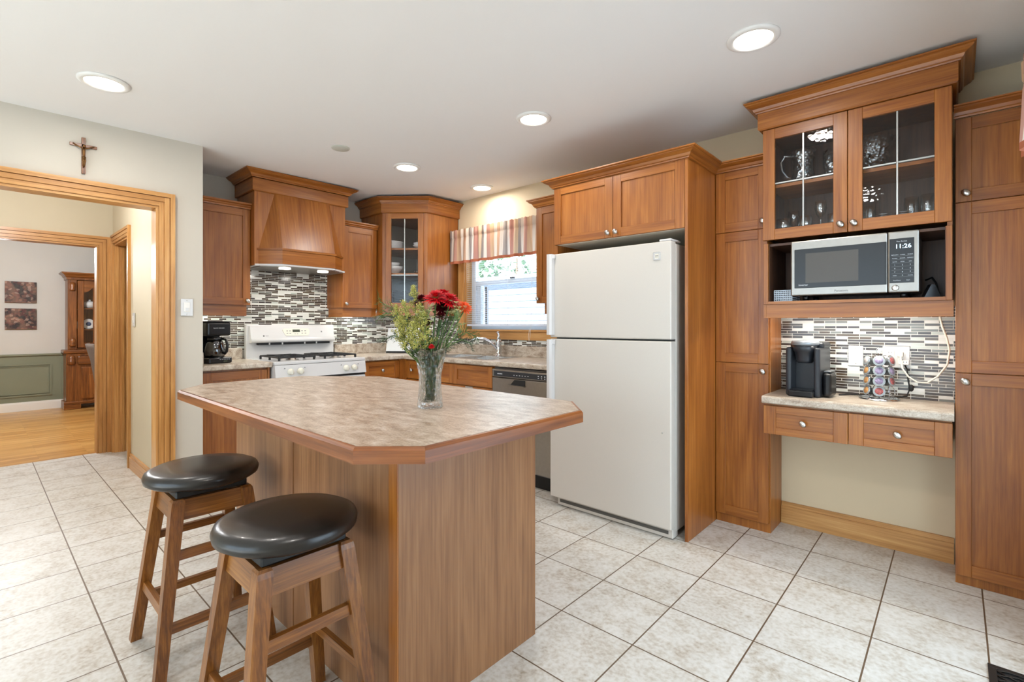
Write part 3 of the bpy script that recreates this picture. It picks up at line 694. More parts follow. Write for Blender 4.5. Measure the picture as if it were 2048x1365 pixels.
rows = [('POPCORN', 'COFFEE', 'REHEAT'), ('POWER', 'SENSOR', 'DEFROST'), ('QUICK', 'MORE', 'LESS'), ('1', '2', '3'), ('4', '5', '6'), ('7', '8', '9'), ('TIMER', '0', 'CLOCK')]
for i, rw in enumerate(rows):
    zz = zt-.115-i*.0165
    for j, s_ in enumerate(rw): b.text(s_, .0085 if len(s_) == 1 else .0056, px0+.012+j*.029, zz, 'print_white', y=-.0028, align='CENTER')
    b.box((px0, px0+.082), (-.0027, -.0021), (zz-.0048, zz-.0042), 'print_grey')
b.text('Stop/Reset', .0065, px0+.020, zt-.237, 'print_white', y=-.0028, align='CENTER'); b.text('Start', .0065, px0+.062, zt-.237, 'print_white', y=-.0028, align='CENTER')
b.obj('keypad', pn)
for x in (.06, W-.06):
    for y in (.06, .32): b = B(M); b.lathe([(0, 0), (.016, .0), (.013, .034), (0, .034)], (x, y, -.0), 'black_plastic', (0, 0, 1), 12); b.obj('foot', T)
# --- small things in the niche
b = B(); M = frame((-.752, 3.02, 1.346), (1, 0)); b.M = M
b.box((0, .088), (0, .16), (0, .004), 'silver_plastic')
for i in range(9):
    x = i*.088/8; b.box((x-.0018, x+.0018), (-.002, .002), (0, .062), 'silver_plastic'); b.box((x-.0018, x+.0018), (.158, .162), (0, .062), 'silver_plastic')
for z in (.0, .012, .024, .036, .048, .058):
    b.box((0, .088), (-.0015, .0015), (z, z+.006), 'silver_plastic'); b.box((0, .088), (.1585, .1615), (z, z+.006), 'silver_plastic')
    b.box((-.0015, .0015), (0, .16), (z, z+.006), 'silver_plastic'); b.box((.0865, .0895), (0, .16), (z, z+.006), 'silver_plastic')
tag(b.obj('plastic_basket'), 'small grey perforated basket beside the microwave', 'basket')
b = B(); b.M = Matrix.Translation((-.088, 3.10, 1.346)) @ Matrix.Rotation(.25, 4, 'Z')
b.prism([(-.032, 0), (.032, 0), (.010, .062), (-.004, .066)], -.03, .035, 'graphite', axis='y')
pw = B(); pw.tube([(-.11, 3.2, 1.44), (-.085, 3.17, 1.45), (-.07, 3.14, 1.42), (-.062, 3.11, 1.38), (-.055, 3.11, 1.352), (-.045, 3.15, 1.350)], .0045, 'black_matte', 8)
T = thing('power_adapter', 'black wedge-shaped adapter with cable at right of the microwave', 'adapter', (-.088, 3.10, 1.346)); b.obj('block', T); pw.obj('cable', T)

# --- glassware in the display cabinet
def tumbler(x, y, z, r, h, lab, grp, taper=.85, m='tumbler_glass', name='drinking_glass', cat='glass'):
    b = B(); b.lathe([(0, 0), (r*taper, 0), (r*.98, h*.5), (r, h), (r-.0015, h), (r*.95, h*.5), (r*taper-.002, .006), (0, .006)], (x, y, z), m, seg=20)
    return tag(b.obj(name), lab, cat, grp)
def wineglass(x, y, z, r, h, lab, grp):
    b = B(); b.lathe([(0, 0), (r*.8, 0), (r*.75, .003), (.005, .008), (.004, h*.42), (r*.7, h*.55), (r, h*.75), (r*.86, h), (r*.84, h), (r*.97, h*.75), (r*.66, h*.56), (0, h*.47)], (x, y, z), 'tumbler_glass', seg=20)
    return tag(b.obj('wine_glass'), lab, 'glass', grp)
zs = 1.728
b = B(); cx, cyy, cz = -.635, 3.14, 2.003
b.lathe([(0, 0), (.055, 0), (.062, .03), (.052, .075), (.048, .12), (.060, .165), (.064, .19), (.061, .19), (.046, .12), (.050, .075), (.058, .03), (0, .008)], (cx, cyy, cz), 'cut_glass', seg=24)
T = thing('glass_pitcher', 'cut glass pitcher with handle on the upper shelf behind the left glass door', 'pitcher', (cx, cyy, cz)); b.obj('jug', T)
b = B(); b.tube([(cx-.052, cyy-.02, cz+.165), (cx-.085, cyy-.03, cz+.175), (cx-.105, cyy-.035, cz+.14), (cx-.098, cyy-.03, cz+.09), (cx-.075, cyy-.022, cz+.055), (cx-.056, cyy-.018, cz+.045)], .007, 'tumbler_glass', 10); b.obj('handle', T)
tumbler(-.50, 3.17, 2.003, .045, .17, 'tall cut glass vase beside the pitcher on the upper shelf', None, .7, 'cut_glass', 'glass_vase', 'vase')
b = B(); b.lathe([(0, 0), (.05, 0), (.055, .012), (.085, .09), (.115, .165), (.112, .165), (.08, .09), (.05, .016), (0, .012)], (-.325, 3.15, 2.003), 'cut_glass', seg=28, mod=lambda a, h: 1+.03*math.cos(8*a)*(h > .1))
tag(b.obj('glass_bowl'), 'large flared cut glass bowl on the upper shelf behind the right glass door', 'bowl')
gl = 'glasses on the lower shelf of the display cabinet'
tumbler(-.72, 3.08, zs, .036, .085, 'stemless glass at the far left end of the lower display shelf', gl)
tumbler(-.615, 3.08, zs, .036, .085, 'stemless glass right of the centre bar in the left display door', gl)
wineglass(-.545, 3.11, zs, .030, .165, 'tall stemmed glass in the left half of the display cabinet', gl)
tumbler(-.475, 3.08, zs, .033, .08, 'stemless glass nearest the knob inside the left display door', gl)
wineglass(-.70, 3.22, zs, .032, .15, 'stemmed glass behind the leftmost stemless glass', gl)
tumbler(-.335, 3.16, zs, .028, .12, 'slim tumbler at the left edge behind the right display door', gl)
k = 0
for sx_, where in ((-.268, 'left'), (-.190, 'right')):
    for i in range(4):
        b = B(); b.lathe([(0, 0), (.018, 0), (.036, .007), (.034, .008), (0, .003)], (sx_, 3.06, zs+i*.011), 'tumbler_glass', seg=20)
        tag(b.obj('glass_dish'), ('lowest', 'second lowest', 'second highest', 'topmost')[i]+' small glass dish of the '+where+' stack in the display cabinet', 'dish', 'stacked small glass dishes')
for i, (x, y, lab) in enumerate(((-.165, 3.2, 'tall straight tumbler behind the small glass dishes'), (-.10, 3.18, 'tall straight tumbler near the right end of the display shelf'), (-.055, 3.12, 'short tumbler at the right end of the display shelf'))):
    tumbler(x, y, zs, .030 if i < 2 else .026, .135 if i < 2 else .085, lab, gl, .95)

# --- pod coffee machine
T = thing('pod_coffee_machine', 'dark grey single-cup pod coffee machine on the nook counter', 'coffee maker', (-.60, 3.15, .822))
KM = Matrix.Translation((-.615, 3.16, .822)) @ Matrix.Rotation(-.10, 4, 'Z')
b = B(KM)
b.box((-.085, -.055), (-.10, .10), (0, .27), 'graphite', .012, 3); b.box((.055, .085), (-.10, .10), (0, .27), 'graphite', .012, 3)
b.box((-.06, .06), (.0, .10), (0, .28), 'black_matte', .008, 2); b.box((-.085, .085), (-.03, .11), (.26, .30), 'graphite', .016, 3); b.box((-.06, .06), (-.02, .0), (.02, .25), 'graphite', .002); b.obj('body', T)
b = B(KM); b.lathe([(0, .185), (.036, .185), (.042, .20), (.050, .245), (.058, .25), (.060, .285), (0, .285)], (0, -.055, 0), 'graphite', seg=28); b.obj('brew_head', T)
b = B(KM); b.lathe([(.064, .282), (.069, .288), (.069, .298), (.062, .306), (0, .312)], (0, -.045, 0), 'silver_plastic', seg=28, sy=1.1); b.obj('lid', T)
b = B(KM); b.box((-.062, .062), (-.135, -.02), (0, .036), 'black_plastic', .008, 2); b.box((-.054, .054), (-.128, -.03), (.036, .039), 'graphite', .001); b.obj('drip_tray', T)
b = B(KM); b.box((.088, .128), (-.07, .05), (.004, .135), 'black_plastic', .018, 3); b.box((.090, .126), (-.05, .03), (.137, .145), 'silver_plastic', .003); b.obj('water_tank', T)
b = B(); b.tube([(-.48, 3.24, .827), (-.44, 3.30, .827), (-.36, 3.33, .827), (-.28, 3.335, .827), (-.23, 3.325, .828), (-.19, 3.315, .84), (-.178, 3.31, .88), (-.185, 3.31, .93), (-.19, 3.32, .98), (-.20, 3.335, 1.005)], .0035, 'black_matte', 8)
b.sphere((-.172, 3.305, .885), .012, 'black_matte', 2, (1, .7, 1.6)); tag(b.obj('appliance_cable'), 'black power cord running along the wall behind the pod rack', 'cord')
# --- pod carousel and pods
CX, CYY, CZ = -.300, 3.225, .822
T = thing('pod_rack', 'revolving chrome wire rack for coffee pods on the nook counter', 'rack', (CX, CYY, CZ))
b = B(); b.lathe([(0, 0), (.088, 0), (.090, .004), (.086, .010), (.070, .014), (0, .014)], (CX, CYY, CZ), 'chrome', seg=36); b.obj('base', T)
b = B(); b.tube([(CX, CYY, CZ+.012), (CX, CYY, CZ+.245)], .003, 'chrome', 8)
b.tube([(CX+.012*math.cos(a*math.pi/6), CYY, CZ+.258+.014*math.sin(a*math.pi/6)) for a in range(12)], .002, 'chrome', 6, closed=True); b.obj('post', T)
pods = []; RC = .058
cols = {0: ['pod_white', 'pod_orange', 'pod_orange', 'pod_orange'], 1: ['pod_violet', 'pod_violet', 'pod_violet', 'pod_red'], 2: ['pod_red', 'pod_violet', 'pod_red', None]}
wb = B()
toward = math.atan2(-CYY, -CX)
lv = ('topmost', 'second from the top', 'third from the top', 'lowest')
colname = {'pod_white': 'pale', 'pod_orange': 'orange', 'pod_violet': 'violet', 'pod_red': 'red'}
for c in range(6):
    a = toward-(c-1)*math.pi/3*(-1) if 0 else toward+(c-1)*math.pi/3
    d = Vector((math.cos(a), math.sin(a), 0)); t = Vector((-d.y, d.x, 0))
    wb.tube([Vector((CX, CYY, CZ+.012))+d*RC*.8, Vector((CX, CYY, CZ+.03))+d*RC*.9, Vector((CX, CYY, CZ+.232))+d*RC*.9, Vector((CX, CYY, CZ+.236))], .0016, 'chrome', 6)
    for r in range(4):
        cen = Vector((CX, CYY, CZ+.208-r*.053))+d*RC*1.05
        nrm = (d+Vector((0, 0, .25))).normalized(); up = nrm.cross(t).normalized()
        wb.tube([cen+(t*math.cos(k*math.pi/8)+up*math.sin(k*math.pi/8))*.0262 for k in range(16)], .0015, 'chrome', 5, closed=True)
        m = cols.get(c, [None]*4)[r] if c in cols else None
        if m:
            pb = B(); pb.lathe([(0, -.034), (.017, -.034), (.022, 0), (.0255, .0005), (.0255, .002), (.0215, .0025), (0, .0025)], cen, 'ring_slate', nrm, 22)
            pb.lathe([(0, .0027), (.0180, .0027), (.0180, .0024)], cen, m, nrm, 22)
            col_name = ('left', 'middle', 'right')[c]
            pods.append(tag(pb.obj('coffee_pod'), f'{colname[m]}-lidded coffee pod, {lv[r]} in the {col_name} column of the rack', 'pod', 'coffee pods in the wire rack'))
wb.obj('wire_frame', T)
# --- outlets in the nook
def plate(M, w, h, name, lab, cat, parts):
    T = thing(name, lab, cat, tuple(M.translation)); b = B(M); b.box((0, w), (-.006, 0), (0, h), 'white_enamel', .002); b.obj('plate', T); parts(T, M); return T
def p1(T, M):
    b = B(M); b.box((.030, .040), (-.0075, -.006), (.052, .062), 'white_trim'); b.lathe([(0, 0), (.004, 0), (0, .0015)], (.035, -.0065, .057), 'black_matte', (0, -1, 0), 12); b.obj('jack', T)
    for z in (.014, .1): b = B(M); b.lathe([(0, 0), (.003, 0), (0, .001)], (.035, -.006, z), 'nickel', (0, -1, 0), 10); b.obj('screw', T)
plate(frame((-.452, WY-.0082, .985), (1, 0)), .070, .114, 'phone_jack_plate', 'white phone jack plate on the mosaic left of the pod rack', 'wall plate', p1)
def p2(T, M):
    for x in (.034, .082):
        b = B(M); b.box((x-.017, x+.017), (-.008, -.006), (.022, .095), 'white_trim', .001)
        for z in (.040, .078):
            for q in (-.006, .005): b.box((x+q-.001, x+q+.001), (-.0086, -.0078), (z, z+.009), 'black_matte')
        b.obj('receptacle', T)
plate(frame((-.296, WY-.0082, .985), (1, 0)), .116, .116, 'outlet_plate', 'white double outlet plate on the mosaic behind the pod rack', 'outlet', p2)
T = thing('outlet_adapter', 'white three-way plug adapter in the outlet plate', 'adapter', (-.20, 3.33, 1.0))
b = B(frame((-.225, 3.338, 1.005), (1, 0))); b.box((0, .044), (-.034, -.001), (0, .024), 'white_trim', .004, 2)
for x in (.010, .022, .034): b.box((x-.0012, x+.0012), (-.0348, -.033), (.011, .018), 'black_matte')
b.obj('block', T)
T = thing('extension_cable', 'pale grey cord looping from the outlet up behind the niche valance', 'cord', (-.1, 3.3, 1.1))
b = B(); pts = [(-.215, 3.295, 1.052), (-.213, 3.27, 1.04), (-.205, 3.25, .99), (-.18, 3.235, .95), (-.145, 3.225, .925), (-.105, 3.225, .925), (-.065, 3.23, .96), (-.03, 3.24, 1.02), (-.022, 3.25, 1.09), (-.032, 3.26, 1.15), (-.05, 3.26, 1.21), (-.06, 3.26, 1.27)]
b.tube(pts, .0045, 'off_white', 8); b.obj('cable', T)
b = B(); b.box((-.228, -.204), (3.285, 3.342), (1.047, 1.072), 'off_white', .004, 2); b.obj('plug', T)

# ================================================================== REFRIGERATOR
T = thing('refrigerator', 'white top-freezer refrigerator in the cherry alcove', 'refrigerator', (-1.6, 3.0, 0))
X0, X1 = -2.03, -1.177
b = B(); b.box((X0+.004, X1-.002), (2.692, 3.34), (.035, 1.68), 'bisque_enamel', .004); b.obj('body', T)
b = B(); b.box((X0+.01, X1-.006), (2.684, 2.694), (.06, 1.68), 'grey_gasket'); b.obj('gasket', T)
def fdoor(z0, z1, nm):
    b = B(); b.box((X0, X1), (2.62, 2.686), (z0, z1), 'bisque_enamel', .007, 3); return b.obj(nm, T)
fz = fdoor(1.133, 1.690, 'freezer_door'); fd = fdoor(.062, 1.123, 'fridge_door')
def handle(z0, z1, par, top):
    b = B(); pts = []
    hx = X0-.006
    prof = [(hx, 2.628), (hx, 2.595), (hx+.006, 2.583), (hx+.030, 2.580), (hx+.045, 2.588), (hx+.046, 2.619), (hx+.012, 2.628)]
    b.prism(prof, z0, z1, 'white_enamel')
    b.box((hx, hx+.058), (2.592, 2.6195), (z1-.035, z1) if top else (z0, z0+.035), 'white_enamel', .01, 2)
    return b.obj('handle', par)
handle(1.15, 1.688, fz, True); handle(.62, 1.118, fd, True)
b = B(); b.box((X1-.105, X1-.062), (2.6165, 2.621), (1.585, 1.632), 'white_enamel', .006, 2); b.box((X1-.098, X1-.069), (2.6155, 2.617), (1.592, 1.625), 'off_white', .003); b.box((X1-.093, X1-.074), (2.6148, 2.6156), (1.609, 1.612), 'print_grey'); b.box((X1-.093, X1-.074), (2.6148, 2.6156), (1.602, 1.604), 'print_grey'); b.obj('badge', fz)
b = B(); b.lathe([(0, 0), (.005, 0), (.004, .003), (0, .004)], (X1-.052, 2.62, .605), 'nickel', (0, -1, 0), 12); b.obj('hinge_pin', fd)
b = B(); b.box((X0+.04, X1-.004), (2.652, 2.72), (.004, .058), 'bisque_enamel', .004); b.box((X0+.06, X1-.03), (2.6505, 2.653), (.026, .046), 'grey_gasket'); b.obj('grille', T)
b = B(); b.box((X1-.075, X1-.003), (2.628, 2.76), (1.691, 1.704), 'white_enamel', .005, 2); b.obj('hinge_cap', T)
for x in (X0+.08, X1-.08):
    for y in (2.76, 3.25): b = B(); b.cyl((x, y, 0), (x, y, .037), .02, 'black_plastic'); b.obj('roller', T)

# ================================================================== STOVE WALL
US = SX+.305          # front plane of shallow wall units
def SF(x, y): return frame((x, y, 0), (0, 1))
UX = -4.205
# left wall cabinet
T = thing('wall_cabinet', 'single-door cherry wall cabinet left of the range hood', 'cabinet', (-4.36, 1.28, 1.375))
b = B(); b.box((SX+.009, UX-.021), (1.058, 1.500), (1.375, 2.14), 'cherry_z'); b.obj('body', T)
b = B(); b.box((UX-.045, UX-.025), (1.058, 1.478), (1.288, 1.376), 'cherry_y'); b.box((SX+.009, UX-.045), (1.460, 1.478), (1.288, 1.376), 'cherry_x'); b.obj('light_valance', T)
door(SF(UX, 0), 1.06, 1.500, 1.372, 2.142, T, knob_at=(1.473, 1.408))
b = B(); b.sweep([(UX, 1.058), (UX, 1.50)], SMALL, 2.142, ['cherry_y']); b.obj('crown_moulding', T)
strip((-4.34, 1.26, 1.36), .05, .32, .9, 'slim strip light under the cabinet left of the hood', (.93, 1, .93))
# right wall cabinet
T = thing('wall_cabinet', 'single-door cherry wall cabinet between range hood and corner cabinet', 'cabinet', (-4.36, 2.5, 1.375))
b = B(); b.box((SX+.009, UX-.021), (2.302, 2.664), (1.375, 2.14), 'cherry_z'); b.obj('body', T)
b = B(); b.box((UX-.045, UX-.025), (2.316, 2.664), (1.288, 1.376), 'cherry_y'); b.box((SX+.009, UX-.045), (2.316, 2.334), (1.288, 1.376), 'cherry_x'); b.obj('light_valance', T)
door(SF(UX, 0), 2.302, 2.660, 1.372, 2.142, T, knob_at=(2.330, 1.412))
b = B(); b.sweep([(UX, 2.302), (UX, 2.664)], SMALL, 2.142, ['cherry_y']); b.obj('crown_moulding', T)
strip((-4.34, 2.52, 1.36), .05, .26, .8, 'slim strip light under the cabinet right of the hood', (.93, 1, .95))
# hood
HX = -4.13; h0, h1 = 1.502, 2.283
T = thing('range_hood', 'cherry mantel range hood with tapered front above the gas range', 'range hood', (-4.3, 1.9, 1.66))
b = B(); b.box((SX+.009, HX), (h0, h1), (1.695, 2.30), 'cherry_z'); b.obj('body', T)
PF = HX+.130; zb, zm = 1.705, 1.815
yl, yr = h0+.03, h1-.03
band = [(HX, yl), (PF, yl+.135), (PF, yr-.135), (HX, yr)]
b = B(); b.prism(band, zb, zm, 'cherry_xy'); b.obj('lower_band', T)
lip = [(HX, yl-.012), (PF+.010, yl+.130), (PF+.010, yr-.130), (HX, yr+.012)]
b = B(); b.prism(lip, zm, zm+.016, 'cherry_xy'); b.obj('ledge', T)
zt = 2.29
A = [(HX, yl+.004, zm+.016), (PF-.002, yl+.137, zm+.016), (PF-.002, yr-.137, zm+.016), (HX, yr-.004, zm+.016)]
C = [(HX, yl+.125, zt), (HX+.012, yl+.137, zt), (HX+.012, yr-.137, zt), (HX, yr-.125, zt)]
b = B(); va = [b.v(p) for p in A]; vc = [b.v(p) for p in C]
for i in range(3): b.face([va[i], va[i+1], vc[i+1], vc[i]], 'cherry_xz')
b.face([va[3], va[0], vc[0], vc[3]], 'cherry_z'); b.face(va[::-1], 'cherry_z'); b.face(vc, 'cherry_z'); b.obj('tapered_front', T)
P = [(SX+.01, h0), (HX, h0), (HX, h1), (SX+.01, h1)]
b = B(); b.sweep(P, [(0, 0), (.014, 0), (.020, .006), (.020, .106), (0, .106)], 2.285, ['cherry_x', 'cherry_y', 'cherry_x']); b.obj('frieze', T)
P2 = [(SX+.01, h0-.02), (HX+.02, h0-.02), (HX+.02, h1+.02), (SX+.01, h1+.02)]
b = B(); b.sweep(P2, crown_scaled(TALL, 1.15, .98), 2.390, ['cherry_x', 'cherry_y', 'cherry_x']); b.box((SX+.01, HX+.02), (h0-.02, h1+.02), (2.385, 2.392), 'cherry_y'); b.obj('crown_moulding', T)
b = B(); ins = [(SX+.01, h0+.004), (HX-.0, h0+.004), (HX+.01, yl), (PF-.004, yl+.138), (PF-.004, yr-.138), (HX+.01, yr), (HX, h1-.004), (SX+.01, h1-.004)]
b.prism(ins, 1.690, 1.7045, 'white_enamel'); b.prism([(q[0]*.97-.12, (q[1]-1.91)*.9+1.91) for q in ins], 1.686, 1.691, 'steel')
b.obj('fan_insert', T)
for y in (1.74, 2.07):
    b = B(); b.lathe([(0, 0), (.046, 0), (.046, -.008), (0, -.012)], (-4.13, y, 1.686), 'puck', seg=20); b.obj('hood_lamp', T); lamp('hood_lamp_light', (-4.13, y, 1.670), 1.0, .07, color=(1, .96, .88))
# corner cabinet
A_, B_ = (-4.125, 2.672), (-3.795, 2.962)
T = thing('display_cabinet', 'diagonal cherry corner cabinet with one glass door beside the window', 'cabinet', (-4.2, 3.05, 1.375))
cz0, cz1 = 1.375, 2.30
loop = [(SX+.009, A_[1]), A_, B_, (B_[0], WY-.001), (SX+.009, WY-.001)]
b = B()
def panel(p, q, z0, z1, m, t=.016):
    d = Vector((q[0]-p[0], q[1]-p[1])); n = Vector((-d.y, d.x)).normalized()*t
    b.prism([p, q, (q[0]+n.x, q[1]+n.y), (p[0]+n.x, p[1]+n.y)], z0, z1, m)
panel(loop[0], loop[1], cz0, cz1, 'cherry_z'); panel(loop[2], loop[3], cz0, cz1, 'cherry_z'); panel(loop[3], loop[4], cz0, cz1, 'wall_paint', .006); panel(loop[4], loop[0], cz0, cz1, 'wall_paint', .006)
li = inset(loop, .0165)
b.prism(li, cz0+.001, cz0+.018, 'cherry_x'); b.prism(li, cz1-.018, cz1-.001, 'cherry_x'); b.obj('body', T)
DV = Vector((B_[0]-A_[0], B_[1]-A_[1])); DW = DV.length; M = frame((A_[0], A_[1], 0), DV)
b = B(M); b.box((0, .038), (-.002, .018), (cz0, cz1), 'cherry_z'); b.box((DW-.038, DW), (-.002, .018), (cz0, cz1), 'cherry_z'); b.obj('face_frame', T)
door(M, .036, DW-.036, cz0, cz1-.004, T, y=-.022, st=.052, rail=.052, glass=(1.697,), hk='cherry')
ins = [(SX+.02, A_[1]+.02), (A_[0]-.01, A_[1]+.03), (B_[0]-.03, B_[1]+.02), (B_[0]-.03, WY-.02), (SX+.02, WY-.02)]
for z in (1.722, 1.965):
    b = B(); b.prism(ins, z-.016, z, 'cherry_x'); b.obj('shelf', T)
b = B(); q = [(SX+.02, A_[1]+.004), (A_[0]-.005, A_[1]+.004), (B_[0]-.004, B_[1]+.005), (B_[0]-.004, WY-.009)]
b.sweep(q, [(-.016, 0), (0, 0), (0, .072), (-.016, .072)], 1.304, ['cherry_x', 'cherry_xy', 'cherry_y']); b.obj('light_valance', T)
P = [loop[0], A_, B_, loop[3]]
b = B(); b.sweep(P, [(0, 0), (.014, 0), (.020, .006), (.020, .092), (0, .092)], 2.30, ['cherry_x', 'cherry_xy', 'cherry_y']); b.obj('frieze', T)
P2 = P
b = B(); b.sweep(P2, [(o+.02 if o > 0 or u in (0,) else o, u) for o, u in crown_scaled(TALL, 1.05, 1.0)], 2.39, ['cherry_x', 'cherry_xy', 'cherry_y']); b.obj('crown_moulding', T)
lamp('cabinet_glow_light', (-4.2, 3.12, 1.30), .8, .3, (0, 0, 0), 'DISK')
# crockery in the corner cabinet
pc = Vector((-4.17, 3.0, 0))
def plate_stack(cx, cy, z, n, r, where, dz=.011):
    for i in range(n):
        b = B(); b.lathe([(0, 0), (r*.6, 0), (r*.7, .003), (r, .016), (r, .018), (r*.68, .006), (0, .004)], (cx, cy, z+i*dz), 'porcelain', seg=28)
        lab = 'white plate, number '+['one', 'two', 'three', 'four', 'five', 'six', 'seven'][i]+' from the bottom of the '+where+' stack in the corner cabinet'
        tag(b.obj('dinner_plate'), lab, 'plate', 'white plates in the corner cabinet')
plate_stack(-4.20, 2.84, 1.965, 7, .105, 'left')
def bowl(cx, cy, z, r, h, lab):
    b = B(); b.lathe([(0, 0), (r*.45, 0), (r*.5, .006), (r*.85, h*.6), (r, h), (r-.003, h), (r*.8, h*.58), (r*.4, .01), (0, .008)], (cx, cy, z), 'porcelain', seg=28)
    return tag(b.obj('bowl'), lab, 'bowl', 'white bowls in the corner cabinet')
bowl(-3.97, 3.02, 1.965, .085, .045, 'white bowl under the smaller bowl at right on the top corner-cabinet shelf'); bowl(-3.97, 3.02, 1.9865, .08, .045, 'white bowl nested on the right-hand bowl on the top corner-cabinet shelf')
bowl(-4.19, 2.84, 1.722, .10, .075, 'large white bowl at left on the middle corner-cabinet shelf'); bowl(-4.20, 2.84, 1.762, .072, .075, 'smaller white bowl nested in the large one in the corner cabinet')
tumbler(-4.0, 3.0, 1.722, .04, .035, 'low clear glass dish on the middle corner-cabinet shelf', None, .8, 'tumbler_glass', 'glass_dish', 'dish')
b = B(); b.M = Matrix.Translation((-4.09, 2.93, 1.393)) @ Matrix.Rotation(math.atan2(DV.y, DV.x), 4, 'Z'); b.box((-.13, .13), (-.05, .13), (0, .165), 'dark_wicker', .02, 2)
for i in range(9): b.tube([(-.13+.26*(k/24), -.053+.004*math.sin(k*1.6+i*3.1), .012+i*.018) for k in range(25)], .007, 'dark_wicker', 5)
tag(b.obj('wicker_basket'), 'dark brown wicker basket on the corner cabinet floor', 'basket')
# narrow wall cabinet between window and refrigerator
T = thing('wall_cabinet', 'narrow cherry wall cabinet between the window and refrigerator', 'cabinet', (-2.25, 3.2, 1.375))
b = B(); b.box((-2.447, -2.05), (3.001, WY-.002), (1.385, 2.145), 'cherry_z'); b.obj('body', T)
door(F0(2.98), -2.447, -2.05, 1.383, 2.138, T, knob_at=(-2.42, 1.42))
b = B(); b.box((-2.40, -2.05), (3.03, 3.05), (1.30, 1.386), 'cherry_x'); b.box((-2.40, -2.382), (3.0505, WY-.01), (1.30, 1.386), 'cherry_y'); b.obj('light_valance', T)
b = B(); b.sweep([(-2.447, WY-.002), (-2.447, 2.98), (-2.05, 2.98)], crown_scaled(CROWN, .95, .95), 2.136, ['cherry_y', 'cherry_x']); b.obj('crown_moulding', T)

# ------------------------------------------------------------------ base cabinets, counters
CT, CB = .925, .886
FX = -3.96             # base front plane on the stove wall
T = thing('base_cabinet', 'cherry base cabinet under the counter left of the range', 'cabinet', (-4.2, 1.3, 0))
b = B(); b.box((SX+.002, FX-.021), (1.066, 1.552), (.10, CB-.001), 'cherry_z'); b.box((SX+.002, FX-.07), (1.066, 1.552), (0, .10), 'black_matte'); b.obj('body', T)
door(SF(FX, 0), 1.085, 1.535, .11, .872, T, st=.06)
b = B(); b.box((FX-.02, FX), (1.066, 1.083), (.10, CB-.002), 'cherry_z'); b.box((FX-.02, FX), (1.537, 1.552), (.10, CB-.002), 'cherry_z'); b.obj('stile', T)
def counter_prof(f): return [(f, CB+.008), (f+.003, CB+.002), (f+.009, CB)]
def counter_stove(y0, y1):
    b = B(); f = -3.93
    pr = [(y, z) for y, z in ()]
    prof = [(f, CB+.008), (f-.003, CB+.002), (f-.009, CB), (SX+.009, CB), (SX+.009, CT), (f-.010, CT), (f-.003, CT-.003), (f, CT-.010)]
    n = len(prof); lo = [b.v((p[0], y0, p[1])) for p in prof]; hi = [b.v((p[0], y1, p[1])) for p in prof]
    b.face(lo, 'laminate_counter'); b.face(hi[::-1], 'laminate_counter')
    for i in range(n): b.face([lo[i], hi[i], hi[(i+1) % n], lo[(i+1) % n]], 'laminate_counter')
    return b
T = thing('countertop', 'short laminate counter between doorway wall and range', 'countertop', (-4.2, 1.3, CB))
counter_stove(1.064, 1.560).obj('slab', T)
b = B(); b.box((SX+.009, SX+.030), (1.095, 1.535), (CT, 1.022), 'laminate_counter', .003); b.box((SX+.009, -3.935), (1.060, 1.094), (CT-.03, 1.020), 'laminate_counter', .003); b.obj('upstand', T)
# right of the range and along the window wall
T = thing('base_cabinet', 'cherry base cabinet with top drawer right of the range', 'cabinet', (-4.2, 2.55, 0))
b = B(); b.box((SX+.002, FX-.021), (2.366, 2.775), (.10, CB-.001), 'cherry_z'); b.box((SX+.002, FX-.07), (2.366, 2.775), (0, .10), 'black_matte'); b.obj('body', T)
door(SF(FX, 0), 2.372, 2.752, .705, .875, T, st=.05, rail=.042, name='drawer', knob_at=(2.56, .79)); door(SF(FX, 0), 2.372, 2.752, .11, .70, T, st=.055)
b = B(); b.box((FX-.02, FX), (2.754, 2.812), (.10, CB-.002), 'cherry_z'); b.obj('stile', T)
BY = 2.79
T = thing('base_cabinet', 'cherry sink base cabinet with false drawer fronts under the window', 'cabinet', (-3.3, 3.1, 0))
b = B()
b.box((-3.937, -2.738), (BY+.021, WY-.012), (.10, .70), 'cherry_x'); b.box((-3.937, -2.738), (BY+.021, BY+.04), (.70, CB-.002), 'cherry_x'); b.box((-3.937, -2.738), (BY+.07, WY-.012), (0, .10), 'black_matte'); b.box((-3.957, -3.90), (BY, BY+.02), (.10, CB-.002), 'cherry_z')
b.obj('body', T)
M = F0(BY)
door(M, -3.898, -3.64, .705, .877, T, st=.05, rail=.042, name='drawer', knob_at=(-3.80, .79)); door(M, -3.898, -3.64, .11, .70, T)
door(M, -3.635, -3.222, .705, .877, T, st=.05, rail=.042, name='drawer_front'); door(M, -3.222, -2.745, .705, .877, T, st=.05, rail=.042, name='drawer_front')
d_ = door(M, -3.635, -3.222, .11, .70, T); d2 = door(M, -3.222, -2.745, .11, .70, T)
b = B(M); b.box((-3.06, -2.97), (-.006, 0), (.682, .700), 'aluminium', .002); b.obj('pull', d2)
T = thing('countertop', 'long laminate counter with upstand running from range to refrigerator', 'countertop', (-3.3, 3.1, CB))
b = counter_stove(2.36, 2.80)
fy = 2.77
SKX0, SKX1, SKY0, SKY1 = -3.62, -2.86, 2.84, 3.27
prof = lambda: 0
def slab(x0, x1, y0, y1): b.box((x0, x1), (y0, y1), (CB, CT), 'laminate_counter')
pf = [(fy, CB+.008), (fy+.003, CB+.002), (fy+.009, CB), (SKY0, CB), (SKY0, CT), (fy+.010, CT), (fy+.003, CT-.003), (fy, CT-.010)]
b.prism(pf, -3.931, -2.055, 'laminate_counter', axis='x')
